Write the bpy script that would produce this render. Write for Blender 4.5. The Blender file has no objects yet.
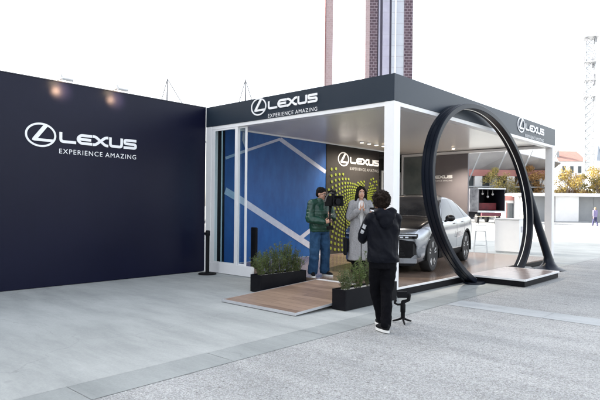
import bpy, bmesh, math, random
from mathutils import Vector, Matrix, noise
from math import sin, cos, pi, radians as R

random.seed(7)
scene = bpy.context.scene
COL = scene.collection

# ------------------------------------------------------------------ helpers
def link(o, parent=None):
    COL.objects.link(o)
    if parent is not None:
        o.parent = parent
    return o

def tag(o, label=None, cat=None, group=None, kind=None):
    if label: o["label"] = label
    if cat: o["category"] = cat
    if group: o["group"] = group
    if kind: o["kind"] = kind
    return o

def empty(name, loc=(0, 0, 0), rz=0, label=None, cat=None, group=None):
    o = bpy.data.objects.new(name, None)
    o.empty_display_size = 0.2
    o.location = loc
    o.rotation_euler = (0, 0, rz)
    link(o)
    return tag(o, label, cat, group)

def obj(name, bm, mat, parent=None, smooth=False, bevel=0, angle=35, label=None):
    bmesh.ops.recalc_face_normals(bm, faces=bm.faces[:])
    me = bpy.data.meshes.new(name)
    bm.to_mesh(me)
    bm.free()
    return objm(name, me, mat, parent, smooth, bevel, angle, label)

def objm(name, me, mat, parent=None, smooth=False, bevel=0, angle=35, label=None):
    mats = mat if isinstance(mat, (list, tuple)) else [mat]
    me.materials.clear()
    for m in mats:
        me.materials.append(m)
    if smooth:
        me.polygons.foreach_set("use_smooth", [True] * len(me.polygons))
        if smooth == 'auto':
            me.set_sharp_from_angle(angle=R(angle))
    o = bpy.data.objects.new(name, me)
    link(o, parent)
    if bevel:
        b = o.modifiers.new("bev", 'BEVEL')
        b.width = bevel; b.segments = 2; b.limit_method = 'ANGLE'; b.angle_limit = R(40)
    if label: o["label"] = label
    return o

def BM():
    return bmesh.new()

def box(bm, x0, x1, y0, y1, z0, z1, M=None):
    v = [bm.verts.new(p) for p in ((x0, y0, z0), (x1, y0, z0), (x1, y1, z0), (x0, y1, z0),
                                   (x0, y0, z1), (x1, y0, z1), (x1, y1, z1), (x0, y1, z1))]
    for f in ((0, 3, 2, 1), (4, 5, 6, 7), (0, 1, 5, 4), (1, 2, 6, 5), (2, 3, 7, 6), (3, 0, 4, 7)):
        bm.faces.new([v[i] for i in f])
    if M is not None:
        bmesh.ops.transform(bm, matrix=M, verts=v)
    return v

def bx(x0, x1, y0, y1, z0, z1, M=None):
    bm = BM(); box(bm, x0, x1, y0, y1, z0, z1, M); return bm

def frame_to(a, b):
    a = Vector(a); b = Vector(b); d = b - a
    q = d.to_track_quat('Z', 'Y')
    return Matrix.Translation((a + b) / 2) @ q.to_matrix().to_4x4(), d.length

def tube(bm, a, b, r0, r1=None, n=10):
    r1 = r0 if r1 is None else r1
    M, L = frame_to(a, b)
    if L < 1e-6: return
    return bmesh.ops.create_cone(bm, cap_ends=True, cap_tris=False, segments=n, radius1=r0, radius2=r1, depth=L, matrix=M)['verts']

def ball(bm, c, r, M=None, sub=2):
    if not isinstance(r, (tuple, list)): r = (r, r, r)
    m = Matrix.Translation(Vector(c)) @ (M if M is not None else Matrix.Identity(4)) @ Matrix.Diagonal((r[0], r[1], r[2], 1))
    return bmesh.ops.create_icosphere(bm, subdivisions=sub, radius=1, matrix=m)['verts']

def limb(bm, pts, rads, n=12):
    for i, (p, r) in enumerate(zip(pts, rads)):
        ball(bm, p, r, sub=2)
        if i: tube(bm, pts[i - 1], p, rads[i - 1], r, n)

def lathe(bm, prof, n=24, M=None, ax=(1, 1)):
    rings = []
    for (r, z) in prof:
        rings.append([bm.verts.new((r * ax[0] * cos(2 * pi * k / n), r * ax[1] * sin(2 * pi * k / n), z)) for k in range(n)])
    for a, b in zip(rings, rings[1:]):
        for k in range(n):
            bm.faces.new((a[k], a[(k + 1) % n], b[(k + 1) % n], b[k]))
    bm.faces.new(rings[0][::-1]); bm.faces.new(rings[-1])
    if M is not None:
        bmesh.ops.transform(bm, matrix=M, verts=[v for r in rings for v in r])

def loft(bm, rings, closed=True):
    vr = [[bm.verts.new(p) for p in r] for r in rings]
    n = len(vr[0])
    for a, b in zip(vr, vr[1:]):
        for k in range(n if closed else n - 1):
            bm.faces.new((a[k], a[(k + 1) % n], b[(k + 1) % n], b[k]))
    if closed:
        bm.faces.new(vr[0][::-1]); bm.faces.new(vr[-1])
    return vr

def ellipse_loft(bm, secs, n=24):
    """secs: (cx, cy, cz, rx, ry) stacked ellipses"""
    loft(bm, [[(cx + rx * cos(2 * pi * k / n), cy + ry * sin(2 * pi * k / n), cz) for k in range(n)] for cx, cy, cz, rx, ry in secs])

def prism(bm, pts, M, depth):
    """polygon pts in local xy, extruded along local z by depth, placed by matrix M"""
    a = [bm.verts.new(M @ Vector((p[0], p[1], 0))) for p in pts]
    b = [bm.verts.new(M @ Vector((p[0], p[1], depth))) for p in pts]
    bm.faces.new(a[::-1]); bm.faces.new(b)
    n = len(pts)
    for i in range(n):
        bm.faces.new((a[i], a[(i + 1) % n], b[(i + 1) % n], b[i]))

def evaluated(bm, mods):
    me = bpy.data.meshes.new("tmp")
    bmesh.ops.recalc_face_normals(bm, faces=bm.faces[:])
    bm.to_mesh(me); bm.free()
    o = bpy.data.objects.new("tmp", me); COL.objects.link(o)
    for typ, kw in mods:
        m = o.modifiers.new(typ, typ)
        for k, v in kw.items(): setattr(m, k, v)
    dg = bpy.context.evaluated_depsgraph_get()
    dg.update()
    out = bpy.data.meshes.new_from_object(o.evaluated_get(dg))
    bpy.data.objects.remove(o)
    return out

def fused(bm, voxel=0.008, smooth=4, fac=0.5):
    return evaluated(bm, [('REMESH', dict(mode='VOXEL', voxel_size=voxel)), ('SMOOTH', dict(factor=fac, iterations=smooth))])

def wrinkle(me, amp, sc=(7, 7, 7), seed=0, amp2=0.0):
    """cloth folds: ridged noise along slanting creases plus a finer layer"""
    me.update()
    nrm = [v.normal.copy() for v in me.vertices]
    for v, nn in zip(me.vertices, nrm):
        p = v.co
        w = noise.noise_vector(Vector((p.x * 3 + seed, p.y * 3, p.z * 3))) * 0.12
        q = Vector(((p.x + w.x) * sc[0] + seed, (p.y + w.y) * sc[1] - seed, (p.z + w.z + 0.35 * p.x) * sc[2]))
        a = 1 - abs(noise.noise(q)) * 2.6
        d = amp * (a if a > 0 else a * 0.5)
        if amp2:
            b = 1 - abs(noise.noise(q * 2.3 + Vector((5, 3, 1)))) * 2.6
            d += amp2 * b
        v.co = p + nn * d
    me.update()

# ------------------------------------------------------------------ materials
MATS = {}
def nm(name):
    m = bpy.data.materials.new(name); m.use_nodes = True
    nt = m.node_tree
    return m, nt, nt.nodes["Principled BSDF"]

def N(nt, typ, **kw):
    n = nt.nodes.new(typ)
    for k, v in kw.items(): setattr(n, k, v)
    return n

def mat(name, c, rough=0.5, metal=0, c2=None, nscale=3.0, bump=0.0, bscale=40.0, coat=0, spec=0.5, detail=6, stretch=None, rvar=0.0, emis=None, estr=0):
    if name in MATS: return MATS[name]
    m, nt, b = nm(name)
    b.inputs["Base Color"].default_value = (*c, 1)
    b.inputs["Roughness"].default_value = rough
    b.inputs["Metallic"].default_value = metal
    b.inputs["Coat Weight"].default_value = coat
    b.inputs["Specular IOR Level"].default_value = spec
    tc = N(nt, 'ShaderNodeTexCoord')
    src = tc.outputs['Object']
    if stretch:
        mp = N(nt, 'ShaderNodeMapping'); mp.inputs['Scale'].default_value = stretch
        nt.links.new(src, mp.inputs['Vector']); src = mp.outputs['Vector']
    if c2 is not None:
        no = N(nt, 'ShaderNodeTexNoise'); no.inputs['Scale'].default_value = nscale; no.inputs['Detail'].default_value = detail
        no.inputs['Roughness'].default_value = 0.6
        nt.links.new(src, no.inputs['Vector'])
        rp = N(nt, 'ShaderNodeValToRGB')
        rp.color_ramp.elements[0].position = 0.35; rp.color_ramp.elements[1].position = 0.65
        rp.color_ramp.elements[0].color = (*c, 1); rp.color_ramp.elements[1].color = (*c2, 1)
        nt.links.new(no.outputs['Fac'], rp.inputs['Fac'])
        nt.links.new(rp.outputs['Color'], b.inputs['Base Color'])
        if rvar:
            mr = N(nt, 'ShaderNodeMapRange'); mr.inputs['To Min'].default_value = rough - rvar; mr.inputs['To Max'].default_value = rough + rvar
            nt.links.new(no.outputs['Fac'], mr.inputs['Value']); nt.links.new(mr.outputs['Result'], b.inputs['Roughness'])
    if bump:
        n2 = N(nt, 'ShaderNodeTexNoise'); n2.inputs['Scale'].default_value = bscale; n2.inputs['Detail'].default_value = 4
        nt.links.new(src, n2.inputs['Vector'])
        bu = N(nt, 'ShaderNodeBump'); bu.inputs['Strength'].default_value = bump; bu.inputs['Distance'].default_value = 0.02
        nt.links.new(n2.outputs['Fac'], bu.inputs['Height']); nt.links.new(bu.outputs['Normal'], b.inputs['Normal'])
    if emis:
        b.inputs['Emission Color'].default_value = (*emis, 1); b.inputs['Emission Strength'].default_value = estr
    MATS[name] = m
    return m

def mat_concrete(name, base, tone, grain=0.0, pebbles=False):
    m, nt, b = nm(name)
    L = nt.links.new
    tc = N(nt, 'ShaderNodeTexCoord'); src = tc.outputs['Object']
    big = N(nt, 'ShaderNodeTexNoise'); big.inputs['Scale'].default_value = 0.45; big.inputs['Detail'].default_value = 7; big.inputs['Roughness'].default_value = 0.62
    L(src, big.inputs['Vector'])
    r1 = N(nt, 'ShaderNodeValToRGB'); r1.color_ramp.elements[0].position = 0.32; r1.color_ramp.elements[1].position = 0.68
    r1.color_ramp.elements[0].color = (*[x * 0.86 for x in base], 1); r1.color_ramp.elements[1].color = (*tone, 1)
    L(big.outputs['Fac'], r1.inputs['Fac'])
    # streaky worn patches
    mp = N(nt, 'ShaderNodeMapping'); mp.inputs['Scale'].default_value = (0.35, 1.6, 1); mp.inputs['Rotation'].default_value = (0, 0, 0.9)
    L(src, mp.inputs['Vector'])
    st = N(nt, 'ShaderNodeTexNoise'); st.inputs['Scale'].default_value = 1.3; st.inputs['Detail'].default_value = 8; st.inputs['Roughness'].default_value = 0.7
    L(mp.outputs['Vector'], st.inputs['Vector'])
    r2 = N(nt, 'ShaderNodeValToRGB'); r2.color_ramp.elements[0].position = 0.36; r2.color_ramp.elements[1].position = 0.6
    r2.color_ramp.elements[0].color = (0.72, 0.73, 0.735, 1); r2.color_ramp.elements[1].color = (1, 1, 1, 1)
    L(st.outputs['Fac'], r2.inputs['Fac'])
    mx = N(nt, 'ShaderNodeMixRGB', blend_type='MULTIPLY'); mx.inputs['Fac'].default_value = 0.8
    L(r1.outputs['Color'], mx.inputs['Color1']); L(r2.outputs['Color'], mx.inputs['Color2'])
    col = mx.outputs['Color']
    # dark spots (gum, oil)
    vo = N(nt, 'ShaderNodeTexVoronoi'); vo.inputs['Scale'].default_value = 1.1
    L(src, vo.inputs['Vector'])
    wn = N(nt, 'ShaderNodeTexNoise'); wn.inputs['Scale'].default_value = 9; L(src, wn.inputs['Vector'])
    ad = N(nt, 'ShaderNodeMath', operation='MULTIPLY_ADD'); ad.inputs[1].default_value = 0.06
    L(wn.outputs['Fac'], ad.inputs[0]); L(vo.outputs['Distance'], ad.inputs[2])
    r3 = N(nt, 'ShaderNodeValToRGB'); r3.color_ramp.elements[0].position = 0.055; r3.color_ramp.elements[1].position = 0.085
    r3.color_ramp.elements[0].color = (0.72, 0.72, 0.72, 1); r3.color_ramp.elements[1].color = (1, 1, 1, 1)
    L(ad.outputs['Value'], r3.inputs['Fac'])
    m3 = N(nt, 'ShaderNodeMixRGB', blend_type='MULTIPLY'); m3.inputs['Fac'].default_value = 0.7
    L(col, m3.inputs['Color1']); L(r3.outputs['Color'], m3.inputs['Color2']); col = m3.outputs['Color']
    cw = N(nt, 'ShaderNodeTexNoise'); cw.inputs['Scale'].default_value = 2.2; cw.inputs['Detail'].default_value = 6; L(src, cw.inputs['Vector'])
    ca = N(nt, 'ShaderNodeVectorMath', operation='MULTIPLY_ADD'); ca.inputs[1].default_value = (0.7, 0.7, 0.7)
    L(cw.outputs['Color'], ca.inputs[0]); L(src, ca.inputs[2])
    cv = N(nt, 'ShaderNodeTexVoronoi', feature='DISTANCE_TO_EDGE'); cv.inputs['Scale'].default_value = 0.33; L(ca.outputs['Vector'], cv.inputs['Vector'])
    cr = N(nt, 'ShaderNodeValToRGB'); cr.color_ramp.elements[0].position = 0.0; cr.color_ramp.elements[1].position = 0.0035
    cr.color_ramp.elements[0].color = (0.66, 0.66, 0.66, 1); cr.color_ramp.elements[1].color = (1, 1, 1, 1); L(cv.outputs['Distance'], cr.inputs['Fac'])
    mk = N(nt, 'ShaderNodeMixRGB', blend_type='MULTIPLY'); L(big.outputs['Fac'], mk.inputs['Fac']); L(col, mk.inputs['Color1']); L(cr.outputs['Color'], mk.inputs['Color2']); col = mk.outputs['Color']
    fine = N(nt, 'ShaderNodeTexNoise'); fine.inputs['Scale'].default_value = 60; fine.inputs['Detail'].default_value = 5; fine.inputs['Roughness'].default_value = 0.7
    L(src, fine.inputs['Vector'])
    hsrc = fine.outputs['Fac']
    r4 = N(nt, 'ShaderNodeValToRGB'); r4.color_ramp.elements[0].position = 0.3; r4.color_ramp.elements[1].position = 0.7
    g = grain
    r4.color_ramp.elements[0].color = (1 - g, 1 - g, 1 - g, 1); r4.color_ramp.elements[1].color = (1 + g * .6, 1 + g * .6, 1 + g * .6, 1)
    L(fine.outputs['Fac'], r4.inputs['Fac'])
    m4 = N(nt, 'ShaderNodeMixRGB', blend_type='MULTIPLY'); m4.inputs['Fac'].default_value = 1
    L(col, m4.inputs['Color1']); L(r4.outputs['Color'], m4.inputs['Color2']); col = m4.outputs['Color']
    if pebbles:
        vp = N(nt, 'ShaderNodeTexVoronoi'); vp.inputs['Scale'].default_value = 88; L(src, vp.inputs['Vector'])
        rp = N(nt, 'ShaderNodeValToRGB'); e = rp.color_ramp.elements
        e[0].position = 0.0; e[0].color = (0.66, 0.64, 0.62, 1); e[1].position = 1; e[1].color = (1.26, 1.26, 1.27, 1)
        x = e.new(0.45); x.color = (0.98, 0.98, 0.98, 1)
        sv = N(nt, 'ShaderNodeSeparateColor'); L(vp.outputs['Color'], sv.inputs['Color'])
        L(sv.outputs['Red'], rp.inputs['Fac'])
        m5 = N(nt, 'ShaderNodeMixRGB', blend_type='MULTIPLY'); m5.inputs['Fac'].default_value = 0.95
        L(col, m5.inputs['Color1']); L(rp.outputs['Color'], m5.inputs['Color2']); col = m5.outputs['Color']
        # cement between the pebbles, darker pits
        rq = N(nt, 'ShaderNodeValToRGB'); rq.color_ramp.elements[0].position = 0.42; rq.color_ramp.elements[1].position = 0.62
        rq.color_ramp.elements[0].color = (1, 1, 1, 1); rq.color_ramp.elements[1].color = (0.74, 0.74, 0.76, 1)
        L(vp.outputs['Distance'], rq.inputs['Fac'])
        m6 = N(nt, 'ShaderNodeMixRGB', blend_type='MULTIPLY'); m6.inputs['Fac'].default_value = 0.9
        L(col, m6.inputs['Color1']); L(rq.outputs['Color'], m6.inputs['Color2']); col = m6.outputs['Color']
        v2 = N(nt, 'ShaderNodeTexVoronoi'); v2.inputs['Scale'].default_value = 34; v2.inputs['Randomness'].default_value = 1; L(src, v2.inputs['Vector'])
        s2 = N(nt, 'ShaderNodeSeparateColor'); L(v2.outputs['Color'], s2.inputs['Color'])
        pk = N(nt, 'ShaderNodeMath', operation='GREATER_THAN'); pk.inputs[1].default_value = 0.8; L(s2.outputs['Green'], pk.inputs[0])
        ds = N(nt, 'ShaderNodeMath', operation='LESS_THAN'); ds.inputs[1].default_value = 0.36; L(v2.outputs['Distance'], ds.inputs[0])
        mu = N(nt, 'ShaderNodeMath', operation='MULTIPLY'); L(pk.outputs['Value'], mu.inputs[0]); L(ds.outputs['Value'], mu.inputs[1])
        rs = N(nt, 'ShaderNodeValToRGB'); rs.color_ramp.elements[0].color = (0.5, 0.49, 0.47, 1); rs.color_ramp.elements[1].color = (1.32, 1.3, 1.27, 1); L(s2.outputs['Red'], rs.inputs['Fac'])
        m7 = N(nt, 'ShaderNodeMixRGB', blend_type='MULTIPLY'); L(mu.outputs['Value'], m7.inputs['Fac']); L(col, m7.inputs['Color1']); L(rs.outputs['Color'], m7.inputs['Color2']); col = m7.outputs['Color']
        hs = N(nt, 'ShaderNodeMath', operation='SUBTRACT'); hs.inputs[0].default_value = 1; L(vp.outputs['Distance'], hs.inputs[1])
        hsrc = hs.outputs['Value']
    L(col, b.inputs['Base Color'])
    b.inputs['Roughness'].default_value = 0.8
    bu = N(nt, 'ShaderNodeBump'); bu.inputs['Strength'].default_value = 0.5 if pebbles else 0.3; bu.inputs['Distance'].default_value = 0.006 if pebbles else 0.004
    L(hsrc, bu.inputs['Height']); L(bu.outputs['Normal'], b.inputs['Normal'])
    return m

def mat_planks(name, c1, c2, width=0.16, length=1.6, rough=0.35):
    m, nt, b = nm(name); L = nt.links.new
    tc = N(nt, 'ShaderNodeTexCoord'); src = tc.outputs['Object']
    br = N(nt, 'ShaderNodeTexBrick'); br.inputs['Scale'].default_value = 1.0
    br.inputs['Brick Width'].default_value = length; br.inputs['Row Height'].default_value = width
    br.inputs['Mortar Size'].default_value = 0.003; br.inputs['Mortar Smooth'].default_value = 0.2
    br.inputs['Color1'].default_value = (0, 0, 0, 1); br.inputs['Color2'].default_value = (1, 1, 1, 1); br.inputs['Mortar'].default_value = (0.5, 0.5, 0.5, 1)
    L(src, br.inputs['Vector'])
    sp = N(nt, 'ShaderNodeSeparateColor'); L(br.outputs['Color'], sp.inputs['Color'])
    mp = N(nt, 'ShaderNodeMapping'); mp.inputs['Scale'].default_value = (1.2, 16, 1); L(src, mp.inputs['Vector'])
    gr = N(nt, 'ShaderNodeTexNoise'); gr.inputs['Scale'].default_value = 2.2; gr.inputs['Detail'].default_value = 8; gr.inputs['Roughness'].default_value = 0.65
    L(mp.outputs['Vector'], gr.inputs['Vector'])
    ad = N(nt, 'ShaderNodeMath', operation='MULTIPLY_ADD'); ad.inputs[1].default_value = 0.45
    L(sp.outputs['Red'], ad.inputs[0])
    g2 = N(nt, 'ShaderNodeMath', operation='MULTIPLY_ADD'); g2.inputs[1].default_value = 1.1; g2.inputs[2].default_value = -0.28
    L(gr.outputs['Fac'], g2.inputs[0]); L(g2.outputs['Value'], ad.inputs[2])
    rp = N(nt, 'ShaderNodeValToRGB'); rp.color_ramp.elements[0].position = 0.1; rp.color_ramp.elements[1].position = 0.85
    rp.color_ramp.elements[0].color = (*c1, 1); rp.color_ramp.elements[1].color = (*c2, 1)
    L(ad.outputs['Value'], rp.inputs['Fac'])
    mx = N(nt, 'ShaderNodeMixRGB', blend_type='MULTIPLY'); L(br.outputs['Fac'], mx.inputs['Fac'])
    L(rp.outputs['Color'], mx.inputs['Color1']); mx.inputs['Color2'].default_value = (0.25, 0.22, 0.2, 1)
    L(mx.outputs['Color'], b.inputs['Base Color'])
    b.inputs['Roughness'].default_value = rough
    bu = N(nt, 'ShaderNodeBump'); bu.inputs['Strength'].default_value = 0.15; bu.inputs['Distance'].default_value = 0.004
    L(gr.outputs['Fac'], bu.inputs['Height']); L(bu.outputs['Normal'], b.inputs['Normal'])
    return m

def mat_bricks(name, c1, c2, mortar, bw, rh, ms, rough=0.8):
    m, nt, b = nm(name); L = nt.links.new
    tc = N(nt, 'ShaderNodeTexCoord')
    mp = N(nt, 'ShaderNodeMapping'); L(tc.outputs['Object'], mp.inputs['Vector'])
    sx = N(nt, 'ShaderNodeSeparateXYZ'); L(mp.outputs['Vector'], sx.inputs['Vector'])
    a = N(nt, 'ShaderNodeMath', operation='ADD'); L(sx.outputs['X'], a.inputs[0]); L(sx.outputs['Y'], a.inputs[1])
    cx = N(nt, 'ShaderNodeCombineXYZ'); L(a.outputs['Value'], cx.inputs['X']); L(sx.outputs['Z'], cx.inputs['Y'])
    br = N(nt, 'ShaderNodeTexBrick'); br.inputs['Scale'].default_value = 1
    br.inputs['Brick Width'].default_value = bw; br.inputs['Row Height'].default_value = rh; br.inputs['Mortar Size'].default_value = ms
    br.inputs['Color1'].default_value = (*c1, 1); br.inputs['Color2'].default_value = (*c2, 1); br.inputs['Mortar'].default_value = (*mortar, 1)
    L(cx.outputs['Vector'], br.inputs['Vector']); L(br.outputs['Color'], b.inputs['Base Color'])
    b.inputs['Roughness'].default_value = rough
    return m

def mat_glass(name, tint=(0.8, 0.9, 0.95), t=0.85):
    m, nt, b = nm(name); L = nt.links.new
    out = nt.nodes['Material Output']
    tr = N(nt, 'ShaderNodeBsdfTransparent'); tr.inputs['Color'].default_value = (tint[0] * t, tint[1] * t, tint[2] * t, 1)
    gl = N(nt, 'ShaderNodeBsdfGlossy'); gl.inputs['Roughness'].default_value = 0.02
    lw = N(nt, 'ShaderNodeLayerWeight'); lw.inputs['Blend'].default_value = 0.5
    pw = N(nt, 'ShaderNodeMath', operation='POWER'); pw.inputs[1].default_value = 4.5; L(lw.outputs['Facing'], pw.inputs[0])
    fr = N(nt, 'ShaderNodeMath', operation='MULTIPLY_ADD'); fr.inputs[1].default_value = 0.9; fr.inputs[2].default_value = 0.035; L(pw.outputs['Value'], fr.inputs[0])
    mx = N(nt, 'ShaderNodeMixShader'); L(fr.outputs['Value'], mx.inputs['Fac']); L(tr.outputs['BSDF'], mx.inputs[1]); L(gl.outputs['BSDF'], mx.inputs[2])
    L(mx.outputs['Shader'], out.inputs['Surface'])
    return m

def mat_leaf(name, c1, c2, nscale=1.5, trans=0.35):
    m, nt, b = nm(name); L = nt.links.new
    geo = N(nt, 'ShaderNodeNewGeometry')
    rp = N(nt, 'ShaderNodeValToRGB'); rp.color_ramp.elements[0].color = (*c1, 1); rp.color_ramp.elements[1].color = (*c2, 1)
    L(geo.outputs['Random Per Island'], rp.inputs['Fac'])
    L(rp.outputs['Color'], b.inputs['Base Color'])
    b.inputs['Roughness'].default_value = 0.55
    out = nt.nodes['Material Output']
    tl = N(nt, 'ShaderNodeBsdfTranslucent'); L(rp.outputs['Color'], tl.inputs['Color'])
    mx = N(nt, 'ShaderNodeMixShader'); mx.inputs['Fac'].default_value = trans
    L(b.outputs['BSDF'], mx.inputs[1]); L(tl.outputs['BSDF'], mx.inputs[2]); L(mx.outputs['Shader'], out.inputs['Surface'])
    return m

NAVY = mat('navy_cladding', (0.0042, 0.0052, 0.019), 0.33, c2=(0.0052, 0.0063, 0.022), nscale=0.8, bump=0.05, bscale=90, spec=0.17)
FASC = mat('fascia_paint', (0.016, 0.026, 0.040), 0.36, c2=(0.019, 0.029, 0.044), nscale=1.2, bump=0.03, bscale=60, spec=0.3)
WHITE = mat('white_paint', (0.8, 0.8, 0.8), 0.35, c2=(0.76, 0.76, 0.765), nscale=2)
LETTER = mat('letter_white', (0.82, 0.83, 0.84), 0.4, c2=(0.8, 0.8, 0.81), nscale=5)
GREYLETTER = mat('letter_grey', (0.3, 0.3, 0.3), 0.4, c2=(0.27, 0.27, 0.27), nscale=5)
CEIL = mat('stretch_ceiling', (0.82, 0.805, 0.79), 0.26, c2=(0.84, 0.825, 0.81), nscale=0.5, bump=0.015, bscale=3, spec=0.5)
BLACK = mat('black_satin', (0.006, 0.006, 0.008), 0.4, c2=(0.009, 0.009, 0.011), spec=0.1, nscale=6, rvar=0.08)
RINGM = mat('ring_lacquer', (0.006, 0.009, 0.015), 0.3, c2=(0.008, 0.011, 0.019), nscale=2, spec=0.16, bump=0.02, bscale=12)
BLACKM = mat('matt_black', (0.007, 0.007, 0.008), 0.6, c2=(0.011, 0.011, 0.012), spec=0.09, nscale=9, bump=0.1, bscale=120)
RUBBER = mat('tyre_rubber', (0.013, 0.013, 0.014), 0.75, c2=(0.02, 0.02, 0.021), nscale=12)
STEEL = mat('brushed_steel', (0.55, 0.56, 0.58), 0.3, 1.0, c2=(0.48, 0.49, 0.5), nscale=8)
GALV = mat('pale_metal', (0.6, 0.62, 0.64), 0.45, 0.6, c2=(0.52, 0.54, 0.56), nscale=4)
MURAL = mat('mural_blue', (0.010, 0.082, 0.30), 0.5, c2=(0.017, 0.115, 0.385), nscale=3.5, detail=9, bump=0.05, bscale=150, stretch=(1, 1.3, 0.6))
MLINE = mat('mural_line', (0.60, 0.64, 0.76), 0.5, c2=(0.5, 0.55, 0.69), nscale=7)
DARKW = mat('display_charcoal', (0.026, 0.024, 0.022), 0.55, spec=0.2, c2=(0.033, 0.03, 0.028), nscale=3, bump=0.04, bscale=80)
GREYW = mat('rear_grey', (0.135, 0.122, 0.133), 0.5, c2=(0.15, 0.137, 0.146), nscale=2)
LIME = mat('lime_discs', (0.14, 0.175, 0.012), 0.5, c2=(0.17, 0.205, 0.02), nscale=4)
GLASS = mat_glass('door_glass', (0.86, 0.95, 0.98), 0.97)
PAVE = mat_concrete('forecourt_concrete', (0.385, 0.405, 0.392), (0.43, 0.447, 0.432), 0.10)
STRIP = mat_concrete('strip_concrete', (0.29, 0.312, 0.305), (0.345, 0.365, 0.355), 0.10)
STRIPB = mat_concrete('cross_strip_concrete', (0.41, 0.435, 0.445), (0.46, 0.48, 0.485), 0.10)
AGG = mat_concrete('aggregate_paving', (0.405, 0.412, 0.40), (0.455, 0.462, 0.45), 0.10, True)
WOOD = mat_planks('ramp_planks', (0.15, 0.096, 0.066), (0.35, 0.245, 0.175), 0.17, 1.64, 0.42)
DECKM = mat_planks('deck_planks', (0.125, 0.088, 0.068), (0.27, 0.20, 0.155), 0.17, 1.9, 0.2)
SILVER = mat('car_silver', (0.30, 0.315, 0.34), 0.2, 0.85, c2=(0.285, 0.3, 0.325), nscale=1, coat=0.6)
CARGLASS = mat('car_glass', (0.003, 0.0034, 0.0045), 0.06, spec=0.05, c2=(0.012, 0.013, 0.015), nscale=1)
SIDEGLASS = mat('car_side_glass', (0.01, 0.011, 0.013), 0.03, spec=0.5, c2=(0.012, 0.013, 0.015), nscale=1)
PIANO = mat('gloss_black', (0.006, 0.006, 0.007), 0.1, c2=(0.008, 0.008, 0.009), nscale=2)
LAMPG = mat('lamp_glass', (0.75, 0.78, 0.82), 0.12, c2=(0.6, 0.64, 0.7), nscale=14, coat=0.6)
LED = mat('led_strip', (0.62, 0.64, 0.62), 0.5, emis=(1.0, 0.99, 0.93), estr=0.075)
WARMLED = mat('warm_lamp', (0.9, 0.8, 0.6), 0.4, emis=(1.0, 0.8, 0.55), estr=4.0)

# ------------------------------------------------------------------ setting: ground
def sheet(name, x0, x1, y0, y1, z, m, nx=1, ny=1):
    bm = BM()
    vs = [[bm.verts.new((x0 + (x1 - x0) * i / nx, y0 + (y1 - y0) * j / ny, z)) for j in range(ny + 1)] for i in range(nx + 1)]
    for i in range(nx):
        for j in range(ny):
            bm.faces.new((vs[i][j], vs[i + 1][j], vs[i + 1][j + 1], vs[i][j + 1]))
    o = obj(name, bm, m)
    return tag(o, kind='structure')

sheet('ground', -900, 900, -900, 900, -0.012, AGG)
sheet('pavement', -30, 0.474, -30, 40, -0.0085, PAVE)
def slabs(name, horizontal):
    bm = BM(); random.seed(3)
    p = -26.0 if not horizontal else 0.915
    end = 30.0 if not horizontal else 40.0
    while p < end:
        l = 1.45
        g = 0.003
        if horizontal:
            a = (p + g, p + l - g, 0.11, 0.63)
        else:
            a = (0.476, 0.905, p + g, p + l - g)
        if not (not horizontal and a[3] > -0.35 and a[2] > 2.6):
            z = -0.0088 + random.uniform(0, 0.0004)
            bm.faces.new([bm.verts.new(q) for q in ((a[0], a[2], z), (a[1], a[2], z), (a[1], a[3], z), (a[0], a[3], z))])
        p += l
    return tag(obj(name, bm, STRIPB if horizontal else STRIP), kind='structure')
slabs('paving_strip', False)
slabs('cross_paving_strip', True)

# ------------------------------------------------------------------ lettering
def ribbon(bm, pts, w, M, depth, z0=0.0):
    """mitred stroke of width w through pts (2D), extruded"""
    n = len(pts); Lp = []; Rp = []
    P = [Vector(p) for p in pts]
    for i in range(n):
        if i == 0: d = (P[1] - P[0]).normalized(); k = 1
        elif i == n - 1: d = (P[-1] - P[-2]).normalized(); k = 1
        else:
            d0 = (P[i] - P[i - 1]).normalized(); d1 = (P[i + 1] - P[i]).normalized()
            d = (d0 + d1).normalized(); k = 1 / max(0.45, d.dot(d0))
        nn = Vector((-d.y, d.x)) * (w / 2 * k)
        Lp.append(P[i] + nn); Rp.append(P[i] - nn)
    va = [[bm.verts.new(M @ Vector((q.x, q.y, zz))) for q in s] for zz in (z0, z0 + depth) for s in (Lp, Rp)]
    l0, r0, l1, r1 = va
    for i in range(n - 1):
        bm.faces.new((l1[i], r1[i], r1[i + 1], l1[i + 1]))
        bm.faces.new((l0[i], l0[i + 1], r0[i + 1], r0[i]))
        bm.faces.new((l0[i], l1[i], l1[i + 1], l0[i + 1]))
        bm.faces.new((r0[i], r0[i + 1], r1[i + 1], r1[i]))
    for i in (0, n - 1):
        bm.faces.new((l0[i], r0[i], r1[i], l1[i]))

def arc_round(pts, r=0.22, seg=4):
    """round the corners of a polyline"""
    P = [Vector(p) for p in pts]; out = [P[0]]
    for i in range(1, len(P) - 1):
        a = (P[i - 1] - P[i]); b = (P[i + 1] - P[i])
        t = min(r, a.length * .48, b.length * .48)
        s = P[i] + a.normalized() * t; e = P[i] + b.normalized() * t
        for k in range(seg + 1):
            u = k / seg
            out.append(s * (1 - u) ** 2 + P[i] * 2 * u * (1 - u) + e * u * u)
    out.append(P[-1])
    return out

def text_mesh(body, width, capw=None, spacing=1.2):
    cu = bpy.data.curves.new('txt', 'FONT'); cu.body = body; cu.size = 1; cu.space_character = spacing; cu.space_word = 0.8
    o = bpy.data.objects.new('txt', cu); COL.objects.link(o)
    dg = bpy.context.evaluated_depsgraph_get(); dg.update()
    me = bpy.data.meshes.new_from_object(o.evaluated_get(dg))
    bpy.data.objects.remove(o)
    return me

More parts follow.
